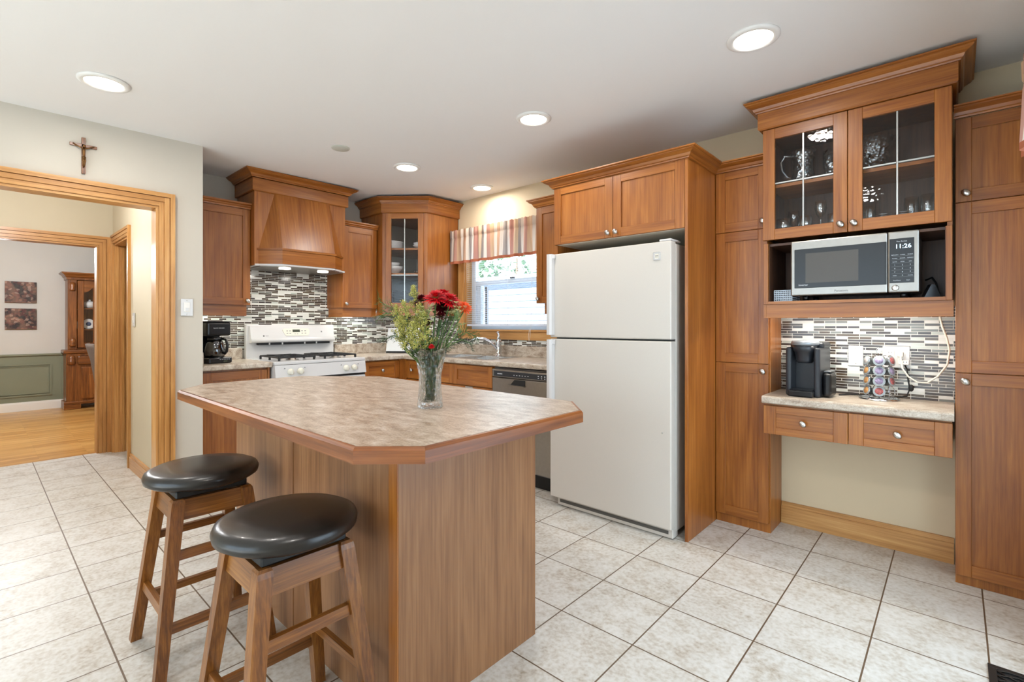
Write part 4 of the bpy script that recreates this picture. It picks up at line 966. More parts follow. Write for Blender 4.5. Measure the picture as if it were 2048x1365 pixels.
slab(SX+.009, -3.931, 2.80, WY-.01); slab(-3.931, SKX0, SKY0, WY-.01); slab(SKX1, -2.055, SKY0, WY-.01); slab(SKX0, SKX1, SKY1, WY-.01)
b.obj('slab', T)
b = B(); b.box((SX+.009, SX+.030), (2.37, WY-.01), (CT, 1.022), 'laminate_counter', .003); b.box((SX+.031, -2.055), (WY-.031, WY-.009), (CT, 1.022), 'laminate_counter', .003); b.obj('upstand', T)
# sink
T = thing('sink', 'double-bowl stainless steel sink set in the counter under the window', 'sink', (-3.24, 3.05, CT))
b = B(); z = CT+.003
xs = [SKX0-.012, SKX0+.03, -3.265, -3.225, SKX1-.03, SKX1+.012]; ys = [SKY0-.012, SKY0+.028, SKY1-.07, SKY1+.012]
for i in range(5):
    for j in range(3):
        if not (j == 1 and i in (1, 3)): b.box((xs[i], xs[i+1]), (ys[j], ys[j+1]), (CT+.0005, z), 'sink_steel')
b.obj('rim', T)
for i in (1, 3):
    b = B(); x0, x1, y0, y1 = xs[i], xs[i+1], ys[1], ys[2]; zb = .76; t = .02
    up = [b.v(p) for p in ((x0, y0, z), (x1, y0, z), (x1, y1, z), (x0, y1, z))]; dn = [b.v(p) for p in ((x0+t, y0+t, zb), (x1-t, y0+t, zb), (x1-t, y1-t, zb), (x0+t, y1-t, zb))]
    for k in range(4): b.face([up[k], up[(k+1) % 4], dn[(k+1) % 4], dn[k]], 'sink_steel')
    b.face(dn, 'sink_steel'); b.obj('bowl', T)
T = thing('faucet', 'chrome single-lever kitchen faucet behind the sink', 'faucet', (-3.10, 3.235, CT+.003))
fx, fyy, fz0 = -3.10, 3.235, CT+.003
b = B(); b.lathe([(0, 0), (.030, 0), (.030, .006), (.024, .012), (.023, .09), (.026, .13), (.024, .15), (0, .155)], (fx, fyy, fz0), 'chrome', seg=20); b.obj('base', T)
b = B(); b.tube([(fx, fyy, fz0+.06), (fx-.045, fyy-.035, fz0+.115), (fx-.10, fyy-.08, fz0+.155), (fx-.155, fyy-.12, fz0+.165), (fx-.19, fyy-.145, fz0+.15), (fx-.20, fyy-.155, fz0+.13)], [.017, .016, .015, .014, .015, .016], 'chrome', 12); b.obj('spout', T)
b = B(); b.tube([(fx, fyy, fz0+.15), (fx-.006, fyy+.004, fz0+.18), (fx-.020, fyy+.01, fz0+.215)], [.018, .012, .010], 'chrome', 12); b.sphere((fx-.021, fyy+.01, fz0+.218), .013, 'chrome', 2, (1, 1, .7)); b.obj('lever', T)
# dishwasher
T = thing('dishwasher', 'stainless steel dishwasher under the counter beside the refrigerator', 'dishwasher', (-2.43, 3.05, 0))
M = F0(2.775); b = B(M); b.box((-2.730, -2.135), (.03, .56), (.10, .876), 'steel_dark'); b.obj('body', T)
b = B(M); b.box((-2.730, -2.135), (0, .03), (.115, .800), 'steel', .003); dd = b.obj('door', T)
b = B(M); pr = [(-2.730, .0)]; b.box((-2.730, -2.135), (-.002, .03), (.806, .868), 'steel', .006, 2); b.box((-2.710, -2.140), (-.0035, 0), (.812, .855), 'graphite', .001)
for i in range(6): b.box((-2.50+i*.028, -2.488+i*.028), (-.0042, -.003), (.828, .832), 'print_white')
for i in range(3): b.box((-2.26+i*.03, -2.25+i*.03), (-.0042, -.003), (.834, .842), 'print_white'); b.box((-2.26+i*.03, -2.25+i*.03), (-.0042, -.003), (.820, .826), 'print_white')
for i in range(5): b.box((-2.67+i*.011, -2.662+i*.011), (-.0042, -.003), (.829, .836), 'print_white')
b.obj('control_strip', T)
b = B(M); b.prism([(-2.535, .752), (-2.385, .752), (-2.385, .795), (-2.49, .795)], -.003, .002, 'black_matte', axis='y'); b.prism([(-2.555, .757), (-2.535, .748), (-2.38, .748), (-2.38, .754), (-2.532, .755), (-2.548, .762)], -.022, .0, 'steel', axis='y'); b.obj('handle', dd)
b = B(M); b.box((-2.730, -2.135), (.05, .08), (.0, .11), 'black_matte'); b.obj('kick_plate', T)

# ------------------------------------------------------------------ gas range
T = thing('gas_range', 'white freestanding gas range below the cherry hood', 'stove', (-4.2, 1.96, 0))
RY0, RY1 = 1.566, 2.352; RF = -3.915
b = B(); b.box((SX+.03, RF-.02), (RY0+.003, RY1-.003), (.05, .905), 'white_enamel', .003); b.box((SX+.03, RF-.06), (RY0+.03, RY1-.03), (0, .05), 'black_matte'); b.obj('body', T)
b = B(); b.box((SX+.06, RF+.012), (RY0, RY1), (.900, .926), 'white_enamel', .006, 2); b.obj('cooktop', T)
b = B(); prof = [(RF-.02, .795), (RF+.030, .795), (RF+.012, .898), (RF-.02, .898)]
lo = [b.v((p[0], RY0+.002, p[1])) for p in prof]; hi = [b.v((p[0], RY1-.002, p[1])) for p in prof]
b.face(lo, 'white_enamel'); b.face(hi[::-1], 'white_enamel')
for i in range(4): b.face([lo[i], hi[i], hi[(i+1) % 4], lo[(i+1) % 4]], 'white_enamel')
cp = b.obj('control_panel', T)
kM = SF(RF+.023, 0)
for y in (1.685, 1.762, 2.158, 2.235):
    b = B(kM); b.lathe([(0, 0), (.026, 0), (.026, .006), (.021, .010), (.019, .030), (.017, .033), (0, .034)], (y, 0, .845), 'off_white', (0, -1, -.15), 22)
    b.box((y-.004, y+.004), (-.042, -.03), (.826, .864), 'off_white', .002); b.obj('burner_knob', cp)
b = B(kM)
for y in (1.64, 1.80, 2.115, 2.275): b.sphere((y, -.0, .872), .005, 'print_grey', 1)
b.obj('burner_mark', cp)
b = B(); b.box((RF-.02, RF+.022), (RY0+.004, RY1-.004), (.20, .775), 'white_enamel', .006, 2); od = b.obj('oven_door', T)
b = B(); b.box((RF+.0, RF+.012), (RY0+.10, RY1-.004), (.776, .794), 'black_matte'); b.obj('vent_slot', T)
b = B(); b.tube([(RF+.02, RY0+.06, .735), (RF+.055, RY0+.075, .735), (RF+.055, RY1-.075, .735), (RF+.02, RY1-.06, .735)], .012, 'white_enamel', 10); b.obj('handle', od)
b = B(); b.box((RF-.02, RF+.018), (RY0+.004, RY1-.004), (.06, .19), 'white_enamel', .006, 2); b.obj('drawer', T)
# backguard
bx = SX+.012
b = B()
b.box((bx, bx+.05), (RY0-.012, RY1-.012), (.90, 1.215), 'white_enamel', .005, 2)
prof = [(bx+.05, 1.058), (bx+.108, 1.062), (bx+.112, 1.085), (bx+.098, 1.10), (bx+.072, 1.195), (bx+.05, 1.212)]
n = len(prof); lo = [b.v((p[0], RY0+.01, p[1])) for p in prof]; hi = [b.v((p[0], RY1-.03, p[1])) for p in prof]
b.face(lo, 'white_enamel'); b.face(hi[::-1], 'white_enamel')
for i in range(n): b.face([lo[i], hi[i], hi[(i+1) % n], lo[(i+1) % n]], 'white_enamel', i in (1, 2))
bg = b.obj('backguard', T)
b = B(); b.box((bx+.05, bx+.095), (RY0+.07, RY1-.075), (1.040, 1.060), 'black_matte')
for y in (1.72, 1.83, 2.03, 2.14): b.box((bx+.094, bx+.098), (y, y+.012), (1.042, 1.060), 'white_enamel')
b.obj('vent_slot', bg)
sl = math.atan2(.026, .095)
cM = Matrix.Translation((bx+.0935, 1.96, 1.115)) @ frame((0, 0, 0), (0, 1)) @ Matrix.Rotation(-sl, 4, 'X')
b = B(cM); pts = []
b.prism([(-.105, .02), (-.09, 0), (.105, 0), (.12, .02), (.125, .055), (.115, .068), (-.105, .068), (-.118, .055)], -.004, .003, 'off_white', axis='y')
b.box((-.03, .036), (-.005, -.003), (.034, .058), 'display_green')
for q in (-.078, -.053, .056, .085):
    for z in (.024, .046): b.box((q-.007, q+.007), (-.005, -.0038), (z-.003, z+.003), 'print_grey')
for q in (-.01, .012): b.box((q-.005, q+.005), (-.005, -.0038), (.016, .02), 'print_grey')
b.obj('keypad', bg)
b = B(cM); b.lathe([(0, 0), (.007, 0), (0, .001)], (-.28, -.0005, .004), 'print_grey', (0, -1, 0), 16); b.box((-.265, -.24), (-.0012, 0), (.002, .005), 'print_grey'); b.box((.235, .247), (-.0012, 0), (.03, .045), 'print_grey'); b.obj('badge', bg)
# grates and burners
for gy in (1.635, 2.015):
    gx0, gx1, gy1 = -4.36, -3.985, gy+.285; b = B(); zg = .926
    def bar(p, q, w=.006, h=.012):
        p, q = Vector(p), Vector(q); d = (q-p).normalized(); n = Vector((-d.y, d.x, 0))*w
        lo = [b.v(v) for v in (p-n, q-n, q+n, p+n)]; hi = [b.v(v+Vector((0, 0, h))) for v in (p-n, q-n, q+n, p+n)]
        b.face(lo[::-1], 'black_iron'); b.face(hi, 'black_iron')
        for i in range(4): b.face([lo[i], lo[(i+1) % 4], hi[(i+1) % 4], hi[i]], 'black_iron')
    z = zg+.020
    cx_ = [(gx0, gy), (gx1, gy), (gx1, gy1), (gx0, gy1)]
    for i in range(4): bar((*cx_[i], z), (*cx_[(i+1) % 4], z))
    xm, ym = (gx0+gx1)/2, (gy+gy1)/2
    bar((xm, gy, z), (xm, gy1, z))
    for cx2 in ((gx0+xm)/2, (gx1+xm)/2):
        bar((cx2-.07, ym-.10, z+.004), (cx2-.02, ym-.03, z+.004)); bar((cx2+.07, ym-.10, z+.004), (cx2+.02, ym-.03, z+.004)); bar((cx2-.07, ym+.10, z+.004), (cx2-.02, ym+.03, z+.004)); bar((cx2+.07, ym+.10, z+.004), (cx2+.02, ym+.03, z+.004))
        bar((cx2, gy, z), (cx2, ym-.035, z+.004)); bar((cx2, gy1, z), (cx2, ym+.035, z+.004))
    for p in cx_+[(xm, gy), (xm, gy1)]: b.box((p[0]-.007, p[0]+.007), (p[1]-.007, p[1]+.007), (zg, z+.006), 'black_iron')
    b.obj('burner_grate', T)
    for cx2 in ((gx0+xm)/2, (gx1+xm)/2):
        b = B(); b.lathe([(0, 0), (.05, 0), (.046, .004), (.03, .006), (.03, .012), (.026, .017), (0, .017)], (cx2, ym, zg), 'steel', seg=20); b.lathe([(0, .0175), (.027, .0175), (.026, .021), (0, .021)], (cx2, ym, zg), 'black_iron', seg=20); b.obj('burner', T)
# drip coffee maker
T = thing('drip_coffee_maker', 'black drip coffee maker with glass carafe on the counter left of the range', 'coffee maker', (-4.19, 1.22, CT))
M = Matrix.Translation((-4.19, 1.222, CT)) @ Matrix.Rotation(.28, 4, 'Z') @ frame((0, 0, 0), (0, 1))
b = B(M); b.box((-.092, .092), (-.105, .105), (0, .045), 'black_plastic', .012, 3); b.box((-.088, .088), (.04, .105), (.04, .22), 'black_plastic', .008, 2); b.box((-.092, .095), (-.085, .105), (.205, .312), 'black_plastic', .016, 3); b.obj('body', T)
b = B(M); b.box((-.095, .098), (-.088, .11), (.312, .318), 'graphite', .003); b.obj('lid', T)
b = B(M); b.lathe([(0, .047), (.062, .047), (.070, .06), (.072, .10), (.060, .15), (.048, .178), (.046, .178), (.058, .15), (.070, .10), (.068, .06), (0, .05)], (0, -.03, 0), 'carafe_glass', seg=28)
b.lathe([(.050, .176), (.052, .19), (.045, .197), (0, .199)], (0, -.03, 0), 'black_plastic', seg=24)
b.tube([(.02, -.075, .185), (.03, -.115, .18), (.035, -.128, .14), (.033, -.122, .09), (.028, -.102, .07)], .010, 'black_plastic', 10); b.obj('carafe', T)
b = B(M); b.text('BLACK+DECKER', .0115, -.045, .262, 'print_white', y=-.0858)
for i in range(5): b.box((-.01+i*.017, .002+i*.017), (-.1058, -.104), (.027, .033), 'silver_plastic')
b.box((.02, .05), (-.1058, -.104), (.008, .022), 'display_green'); b.obj('control_strip', T)
# picture card on a black stand in the corner
T = thing('cookbook_stand', 'black wire stand holding a white sheet on the corner counter', 'stand', (-4.24, 3.0, CT))
M = Matrix.Translation((-4.23, 2.96, CT)) @ Matrix.Rotation(math.radians(38), 4, 'Z')
b = B(M)
b.tube([(-.12, -.02, .004), (.15, -.02, .004), (.15, .08, .004), (-.12, .08, .004)], .004, 'black_matte', 6, closed=True); b.box((-.14, .17), (-.05, -.02), (.0, .008), 'black_matte'); b.box((-.14, .17), (-.052, -.046), (0, .02), 'black_matte')
b.tube([(0, .08, .006), (0, .08, .20), (.03, .06, .21)], .004, 'black_matte', 6); b.obj('holder', T)
MM = M @ Matrix.Translation((0, -.03, .008)) @ Matrix.Rotation(-.3, 4, 'X')
b = B(MM); b.box((-.15, .18), (0, .006), (0, .26), 'paper_white', .001); tag(b.obj('cookbook'), 'white cutting board leaning on the black stand in the corner', 'board')

# ------------------------------------------------------------------ window dressings
T = thing('window_blind', 'white slatted blind in the window over the sink', 'blind', (-3.1, 3.385, 1.19))
b = B(); b.box((WX0+.014, WX1-.014), (3.362, 3.395), (1.99, 2.025), 'blind_white'); b.obj('head_rail', T)
b = B(); n = int((1.98-1.235)/.0205)
for i in range(n):
    z = 1.235+i*.0205; x0, x1 = WX0+.016, WX1-.016
    vs = [b.v(p) for p in ((x0, 3.367, z-.002), (x1, 3.367, z-.002), (x1, 3.380, z+.002), (x0, 3.380, z+.002), (x1, 3.392, z+.0025), (x0, 3.392, z+.0025))]
    b.face(vs[:4], 'blind_white'); b.face([vs[3], vs[2], vs[4], vs[5]], 'blind_white')
b.obj('slat', T, norm=False)
b = B(); b.box((WX0+.016, WX1-.016), (3.366, 3.393), (1.200, 1.222), 'blind_white', .003); b.obj('bottom_rail', T)
b = B()
for x in (WX0+.14, -3.11, WX1-.14): b.tube([(x, 3.3655, 1.21), (x, 3.3655, 1.99)], .0012, 'white_trim', 5)
b.tube([(-2.80, 3.355, 1.99), (-2.80, 3.345, 1.3), (-2.795, 3.325, 1.17), (-2.80, 3.322, 1.10), (-2.81, 3.322, 1.07), (-2.818, 3.322, 1.10), (-2.812, 3.33, 1.18)], .0016, 'white_trim', 5); b.obj('cord', T)
def valance(name, lab, axis, a0, a1, c, z0, z1, out, rod, m, ret=None):
    """gathered valance: axis = 'x' or 'y' runs a0..a1 at cross position c; out = sign of the folds"""
    T = thing(name, lab, 'curtain', ((a0+a1)/2, c, z0) if axis == 'x' else (c, (a0+a1)/2, z0))
    def P(a, o, z): return (a, c+o*out, z) if axis == 'x' else (c+o*out, a, z)
    b = B(); n = 220; zz = [z1+.012, z1-.02, z1-.058, z1-.066, z1-.075, z1-.12, z0+.10, z0+.026]
    def fold(i, z):
        a = a0+(a1-a0)*i/n; k = (z1-z)/(z1-z0)
        f1 = math.sin(a*95+1.2*math.sin(a*13)); f2 = math.sin(a*38+2*math.sin(a*9))
        amp = .006 if k < .25 else .004+.012*min(1, k)
        return a, amp*(f1*(1-k*.8)+f2*k)+(.004 if .18 < k < .26 else 0)*-1
    g = [[b.v(P(*fold(i, z), z+.004*math.sin(i*.9)*(z > z1))) for z in zz] for i in range(n+1)]
    for i in range(n):
        for j in range(len(zz)-1): b.face([g[i][j], g[i+1][j], g[i+1][j+1], g[i][j+1]], m, True)
    if ret:
        for j in range(len(zz)-1): b.face([g[0][j] if ret[0] == 0 else g[n][j], b.v(P(a0 if ret[0] == 0 else a1, ret[1], zz[j])), b.v(P(a0 if ret[0] == 0 else a1, ret[1], zz[j+1])), g[0][j+1] if ret[0] == 0 else g[n][j+1]], m)
    b.obj('fabric', T, norm=False)
    b = B(); zz = [z0+.026, z0]
    g = [[b.v(P(*fold(i, zz[0]), z)) for z in zz] for i in range(n+1)]
    for i in range(n): b.face([g[i][0], g[i+1][0], g[i+1][1], g[i][1]], 'hem_rust', True)
    b.obj('hem', T, norm=False)
    b = B(); b.tube([P(a0+.004, rod, z1-.04), P(a1-.004, rod, z1-.04)], .008, 'white_trim', 8)
    b.obj('rod', T)
valance('window_valance', 'striped gathered valance over the kitchen sink window', 'x', -3.775, -2.475, 3.235, 1.822, 2.145, -1, -.016, 'stripe_x', (0, -.11))
valance('window_valance', 'striped valance at the right edge over the patio window', 'y', .85, 2.70, .19, 1.86, 2.20, -1, -.03, 'stripe_y', (1, -.10))

# ================================================================== ISLAND
T = thing('kitchen_island', 'cherry veneer island base with panelled sides', 'island', (-1.88, 1.17, 0))
IX0, IX1, IY0, IY1 = -2.545, -1.225, .845, 1.486
b = B(); b.box((IX0+.02, IX1-.014), (IY0+.017, IY1-.02), (0, .884), 'veneer_z'); b.obj('body', T)
b = B(); b.box((IX1-.012, IX1), (IY0+.004, IY1), (0, .884), 'veneer_z'); b.obj('end_panel', T)
b = B(); b.prism([(IX1-.045, IY0-.001), (IX1, IY0-.001), (IX1, IY0+.0035), (IX1-.0125, IY0+.0035), (IX1-.0125, IY0+.016), (IX1-.045, IY0+.016)], 0, .884, 'cherry_z'); b.obj('corner_post', T)
b = B(); b.box((-1.930, IX1-.045), (IY0+.002, IY0+.012), (0, .884), 'veneer_z'); b.obj('side_panel', T)
b = B(); b.box((IX0, -1.931), (IY0, IY0+.012), (0, .884), 'veneer_z'); b.obj('side_panel', T)
b = B(); b.box((IX0, IX0+.02), (IY0+.012, IY1), (0, .884), 'cherry_z'); b.box((IX0+.02, IX1-.014), (IY1-.02, IY1), (.10, .884), 'cherry_z'); b.obj('back_panel', T)
top = [(-2.574, .612), (-1.066, .609), (-.940, .727), (-.943, 1.401), (-1.083, 1.547), (-2.42, 1.555), (-2.77, 1.264), (-2.758, .763)]
T = thing('island_worktop', 'large eight-sided laminate island top with cherry edging', 'countertop', (-1.85, 1.08, .885))
inn = inset(top, .014)
b = B(); b.prism(inn, .8855, .9255, 'laminate'); b.obj('slab', T)
b = B(); bev = inset(top, .006)
rings = [[b.v((p[0], p[1], z)) for p in q] for q, z in ((inn, .885), (top, .885), (top, .917), (bev, .9245), (inn, .9245))]
for A, C in zip(rings, rings[1:]+rings[:1]):
    for i in range(8):
        d = Vector(top[(i+1) % 8])-Vector(top[i]); b.face([A[i], A[(i+1) % 8], C[(i+1) % 8], C[i]], 'edge_xy' if min(abs(d.x), abs(d.y)) > .05 else ('edge_x' if abs(d.x) > abs(d.y) else 'edge_y'))
b.obj('edge_band', T)

# ------------------------------------------------------------------ stools
def stool(loc):
    x, y, _ = loc
    T = thing('bar_stool', 'wooden stool with round black leather seat nearest the camera', 'stool', loc, 'wooden stools at the island')
    M = Matrix.Translation(loc); R = .193
    b = B(M); prof = [(0, .620), (R*.72, .620), (R*.9, .623), (R*.985, .634), (R, .650), (R*.97, .664), (R*.86, .674), (R*.5, .679), (0, .680)]
    b.lathe(prof, (0, 0, 0), 'black_leather', seg=48)
    b.obj('seat', T)
    b = B(M); b.box((-.118, .118), (-.118, .118), (.594, .621), 'black_matte', .004); b.obj('swivel_plate', T)
    top_, bot = .112, .181; zt = .594
    def leg_c(sx, sy, z): k = z/zt; q = bot+(top_-bot)*k; return sx*q, sy*q
    for sx in (-1, 1):
        for sy in (-1, 1):
            b = B(M); w0, w1 = .017, .021
            lv = []
            for z, w in ((0, w0), (zt-.022, w1), (zt-.007, w1*.93), (zt, w1*.70)):
                cx, cy = leg_c(sx, sy, z); lv.append([b.v((cx+a*w, cy+c*w, z)) for a, c in ((-1, -1), (1, -1), (1, 1), (-1, 1))])
            for A, C in zip(lv, lv[1:]):
                for i in range(4): b.face([A[i], A[(i+1) % 4], C[(i+1) % 4], C[i]], 'stool_z')
            b.face(lv[0][::-1], 'stool_z'); b.face(lv[-1], 'stool_z'); b.obj('leg', T)
    def rail(axis, s, z, h, t, name, inset_=.016):
        b = B(M); lv = []
        for zz in (z, z+h):
            q = bot+(top_-bot)*zz/zt; L = q-inset_
            if axis == 'x': pts = [(-L, s*q-t), (L, s*q-t), (L, s*q+t), (-L, s*q+t)]
            else: pts = [(s*q-t, -L), (s*q+t, -L), (s*q+t, L), (s*q-t, L)]
            lv.append([b.v((p[0], p[1], zz)) for p in pts])
        g = 'stool_x' if axis == 'x' else 'stool_y'
        for i in range(4): b.face([lv[0][i], lv[0][(i+1) % 4], lv[1][(i+1) % 4], lv[1][i]], g)
        b.face(lv[0][::-1], g); b.face(lv[1], g); b.obj(name, T)
    for s in (-1, 1):
        rail('x', s, .520, .070, .010, 'apron'); rail('y', s, .520, .070, .010, 'apron')
        rail('y', s, .385, .030, .009, 'rung'); rail('y', s, .150, .030, .009, 'rung'); rail('x', s, .200, .030, .009, 'rung')
    return T
s1 = stool((-1.432, .612, 0))
s2 = copy_tree(s1, (-2.172, .602, 0), 'wooden stool with round black leather seat, nearer the doorway under the island end')
s1['label'] = 'wooden stool with round black leather seat, in front beside the island corner post'

# ------------------------------------------------------------------ vase and flowers
VX, VY, VZ = -1.376, 1.085, .926
RV = Vector((math.cos(YAW), math.sin(YAW), 0)); FV = Vector((-math.sin(YAW), math.cos(YAW), 0)); UV = Vector((0, 0, 1))
def VP(r, u, d=0): return Vector((VX, VY, VZ))+RV*r+UV*u+FV*d
T = thing('crystal_vase', 'clear cut-crystal flared vase on the island worktop', 'vase', (VX, VY, VZ))
VM = Matrix.Translation((VX, VY, VZ)) @ Matrix.Rotation(YAW+.55, 4, 'Z')
def lob(a, h):
    k = max(0, min(1, h/.205)); return 1+(.10+.05*k)*math.cos(4*a+math.pi+k*.9)
b = B(VM)
outer = [(0, 0), (.040, 0), (.043, .004), (.041, .03), (.037, .075), (.038, .115), (.045, .15), (.054, .185), (.060, .207)]
inner = [(.057, .207), (.050, .185), (.040, .15), (.033, .115), (.031, .075), (.033, .035), (.028, .022), (0, .020)]
def ring_wave(a, h): return lob(a, h)
b.lathe(outer+inner, (0, 0, 0), 'crystal', seg=64, mod=lob, smooth=True)
for v in b.bm.verts:
    lc = VM.inverted() @ v.co
    if lc.z > .18:
        a = math.atan2(lc.y, lc.x); v.co.z += .007*math.cos(4*a+math.pi+.9)*(lc.z-.18)/.027
b.obj('vessel', T)
def leaf(b, p, d, L, w, m, droop=.2):
    d = Vector(d).normalized(); s = d.cross(UV); s = s.normalized() if s.length > .01 else Vector((1, 0, 0))
    pts = []
    for k, ww in ((0, .12), (.35, 1), (.7, .8), (1, .02)):
        c = Vector(p)+d*L*k-UV*L*droop*k*k; pts.append((b.v(c-s*w*ww), b.v(c+UV*w*.15*ww), b.v(c+s*w*ww)))
    for A, C in zip(pts, pts[1:]):
        b.face([A[0], A[1], C[1], C[0]], m, True); b.face([A[1], A[2], C[2], C[1]], m, True)
def stem_pts(r, u, d):
    bx = max(-.02, min(.02, r*.25)); dd = max(-.02, min(.02, d*.25))
    return [VP(-bx*.6, .026, -dd*.6), VP(bx, .13, dd), VP(r*.45+bx*.4, .13+(u-.13)*.5, d*.5), VP(r, u, d)]
def mum(r, u, d, rad, tilt, m, name, lab, grp, layers=5, eye='flower_eye', eyer=.2, cat='flower'):
    p = VP(r, u, d); T = thing(name, lab, cat, tuple(p), grp)
    b = B(); b.tube(stem_pts(r, u-.008, d), .0028, 'stem_green', 6)
    for k in range(3):
        q = stem_pts(r, u, d); c = q[2]+(q[3]-q[2])*(.1+.25*k); a = k*2.1+r*50; leaf(b, c, (math.cos(a), math.sin(a), .5), .03, .007, 'leaf_green')
    b.obj('stem', T)
    n = (UV*1.0+RV*tilt[0]-FV*tilt[1]).normalized(); x = n.orthogonal().normalized(); y = n.cross(x)
    b = B()
    for L in range(layers):
        f = 1-L/(layers+1.2); cnt = int(32-L*2.6); el = .05+L*.24
        for k in range(cnt):
            a = 2*math.pi*(k+.5*(L % 2)+.25*random.random())/cnt; dr = x*math.cos(a)+y*math.sin(a); s = -x*math.sin(a)+y*math.cos(a)
            LL = rad*f*(.88+.24*random.random()); e = el+random.uniform(-.08, .12); w = rad*.075
            o = p+n*(.003*L); A0 = o+dr*rad*.10; A1 = o+dr*LL*.6*math.cos(e)+n*LL*.6*math.sin(e); A2 = o+dr*LL*math.cos(e)+n*(LL*math.sin(e)-LL*.10)
            v = [b.v(A0-s*w*.4), b.v(A0+s*w*.4), b.v(A1-s*w), b.v(A1+s*w), b.v(A2)]; c = b.v(A1-n*w*.35)
            b.face([v[0], v[1], c], m, True); b.face([v[0], c, v[2]], m, True); b.face([v[1], v[3], c], m, True); b.face([v[2], c, v[4]], m, True); b.face([c, v[3], v[4]], m, True)
    b.obj('flower_head', T, norm=False)
    if eye: b = B(); b.sphere(p+n*.006, rad*eyer, eye, 2, (1, 1, .8)); b.obj('flower_eye', T)
    return T
GM = 'red chrysanthemums in the crystal vase'
mum(.026, .383, -.035, .050, (.0, .5), 'petal_red', 'chrysanthemum', 'large red chrysanthemum at the top centre of the bouquet', GM)
mum(-.028, .376, .0, .042, (-.3, .2), 'petal_dark', 'chrysanthemum', 'dark red chrysanthemum left of the large top bloom beside the goldenrod', GM)
mum(.072, .375, -.02, .047, (.35, .5), 'petal_red', 'chrysanthemum', 'red chrysanthemum with pale centre beside the orange bloom', GM, eye='petal_cream')
mum(.040, .395, .03, .046, (.1, -.1), 'petal_red', 'chrysanthemum', 'red chrysanthemum rising behind the large top bloom', GM)
mum(.046, .352, .01, .045, (.2, .9), 'petal_dark', 'chrysanthemum', 'dark red chrysanthemum tucked below the large top bloom', GM)
mum(.040, .318, -.02, .036, (.15, .1), 'petal_dark', 'chrysanthemum', 'small dark red chrysanthemum halfway down the bouquet beside the pale stem', GM, 4)
mum(-.004, .296, -.03, .030, (-.2, .3), 'petal_dark', 'chrysanthemum', 'small dark red chrysanthemum low down right of the goldenrod', GM, 4)
mum(.012, .216, -.045, .013, (0, .6), 'petal_red', 'flower_bud', 'small red bud just above the vase rim', None, 3, None, cat='bud')
mum(.122, .352, -.01, .034, (.7, .8), 'petal_orange', 'gerbera', 'orange gerbera at the right side of the bouquet', None, 4, 'petal_cream', .22)
# cream alstroemeria-like filler
def filler(r, u, d, lab, n=9):
    T = thing('filler_flower', lab, 'flower', tuple(VP(r, u, d)), 'pale filler flowers in the crystal vase')
    b = B(); b.tube(stem_pts(r, u-.01, d), .0022, 'stem_green', 6)
    b2 = B()
    for k in range(n):
        q = VP(r, u, d)+Vector((random.gauss(0, .012), random.gauss(0, .012), random.gauss(0, .010)))
        b.tube([VP(r, u-.03, d), q], .0012, 'stem_green', 5)
        for j in range(5):
            a = j*2*math.pi/5+k; leaf(b2, q, (math.cos(a), math.sin(a), .7), .013, .005, 'petal_cream', .1)
    b.obj('stem', T); b2.obj('blossom', T, norm=False)
filler(.098, .338, -.035, 'pale cream blossom cluster below the orange gerbera', 12)
filler(.108, .290, -.02, 'pale yellow blossom cluster low on the right of the bouquet', 6)
filler(-.006, .340, -.045, 'pale cream blossom cluster under the large red bloom', 8)
filler(.070, .335, .0, 'pale green blossom cluster between red blooms and vase', 10)
filler(.0, .310, -.04, 'pale pink blossom cluster right of the goldenrod', 5)
# goldenrod plumes
def plume(r, u, d, h, w, lab):
    p0 = VP(r, u, d); T = thing('goldenrod', lab, 'flower', tuple(p0), 'goldenrod plumes in the crystal vase')
    sp = stem_pts(r*.78, u-h, d*.8); b = B(); b.tube(sp+[p0], [.0026]*4+[.0012], 'stem_green', 6)
    ax = (p0-sp[-1]); 
    for k in range(5):
        a = random.uniform(0, 6.3); leaf(b, sp[2]+(sp[3]-sp[2])*(k/5), (math.cos(a), math.sin(a), .8), .045, .005, 'leaf_green')
    b.obj('stem', T); b2 = B()
    nb = 16
    for k in range(nb):
        t = k/nb; base_ = sp[-1]+ax*t; a = k*2.4; out = RV*math.cos(a)+FV*math.sin(a); Lb = w*(1-t*.85)+.004
        for j in range(6):
            q = base_+out*Lb*(j+1)/6+UV*(Lb*.55*(j+1)/6)
            for _ in range(8):
                b2.sphere(q+Vector((random.gauss(0, .0042), random.gauss(0, .0042), random.gauss(0, .0042))), random.uniform(.0011, .0021), 'goldenrod', 1)
    for k in range(30): b2.sphere(sp[-1]+ax*(.86+.006*k)+Vector((random.gauss(0, .003), random.gauss(0, .003), 0)), .0018, 'goldenrod', 1)
    b2.obj('blossom', T)
plume(-.058, .428, .0, .15, .030, 'tallest goldenrod plume in the bouquet')
plume(-.118, .360, -.01, .14, .034, 'goldenrod plume leaning farthest left')
plume(-.085, .375, -.03, .15, .036, 'goldenrod plume just left of the tallest one')
plume(-.030, .365, -.03, .14, .032, 'goldenrod plume touching the dark red chrysanthemum')
plume(-.100, .318, -.03, .12, .030, 'lower left goldenrod plume above the cutting board')
plume(-.050, .300, -.055, .10, .028, 'low front goldenrod plume near the vase rim')
plume(-.012, .335, -.05, .11, .028, 'right-hand goldenrod plume over the vase rim')
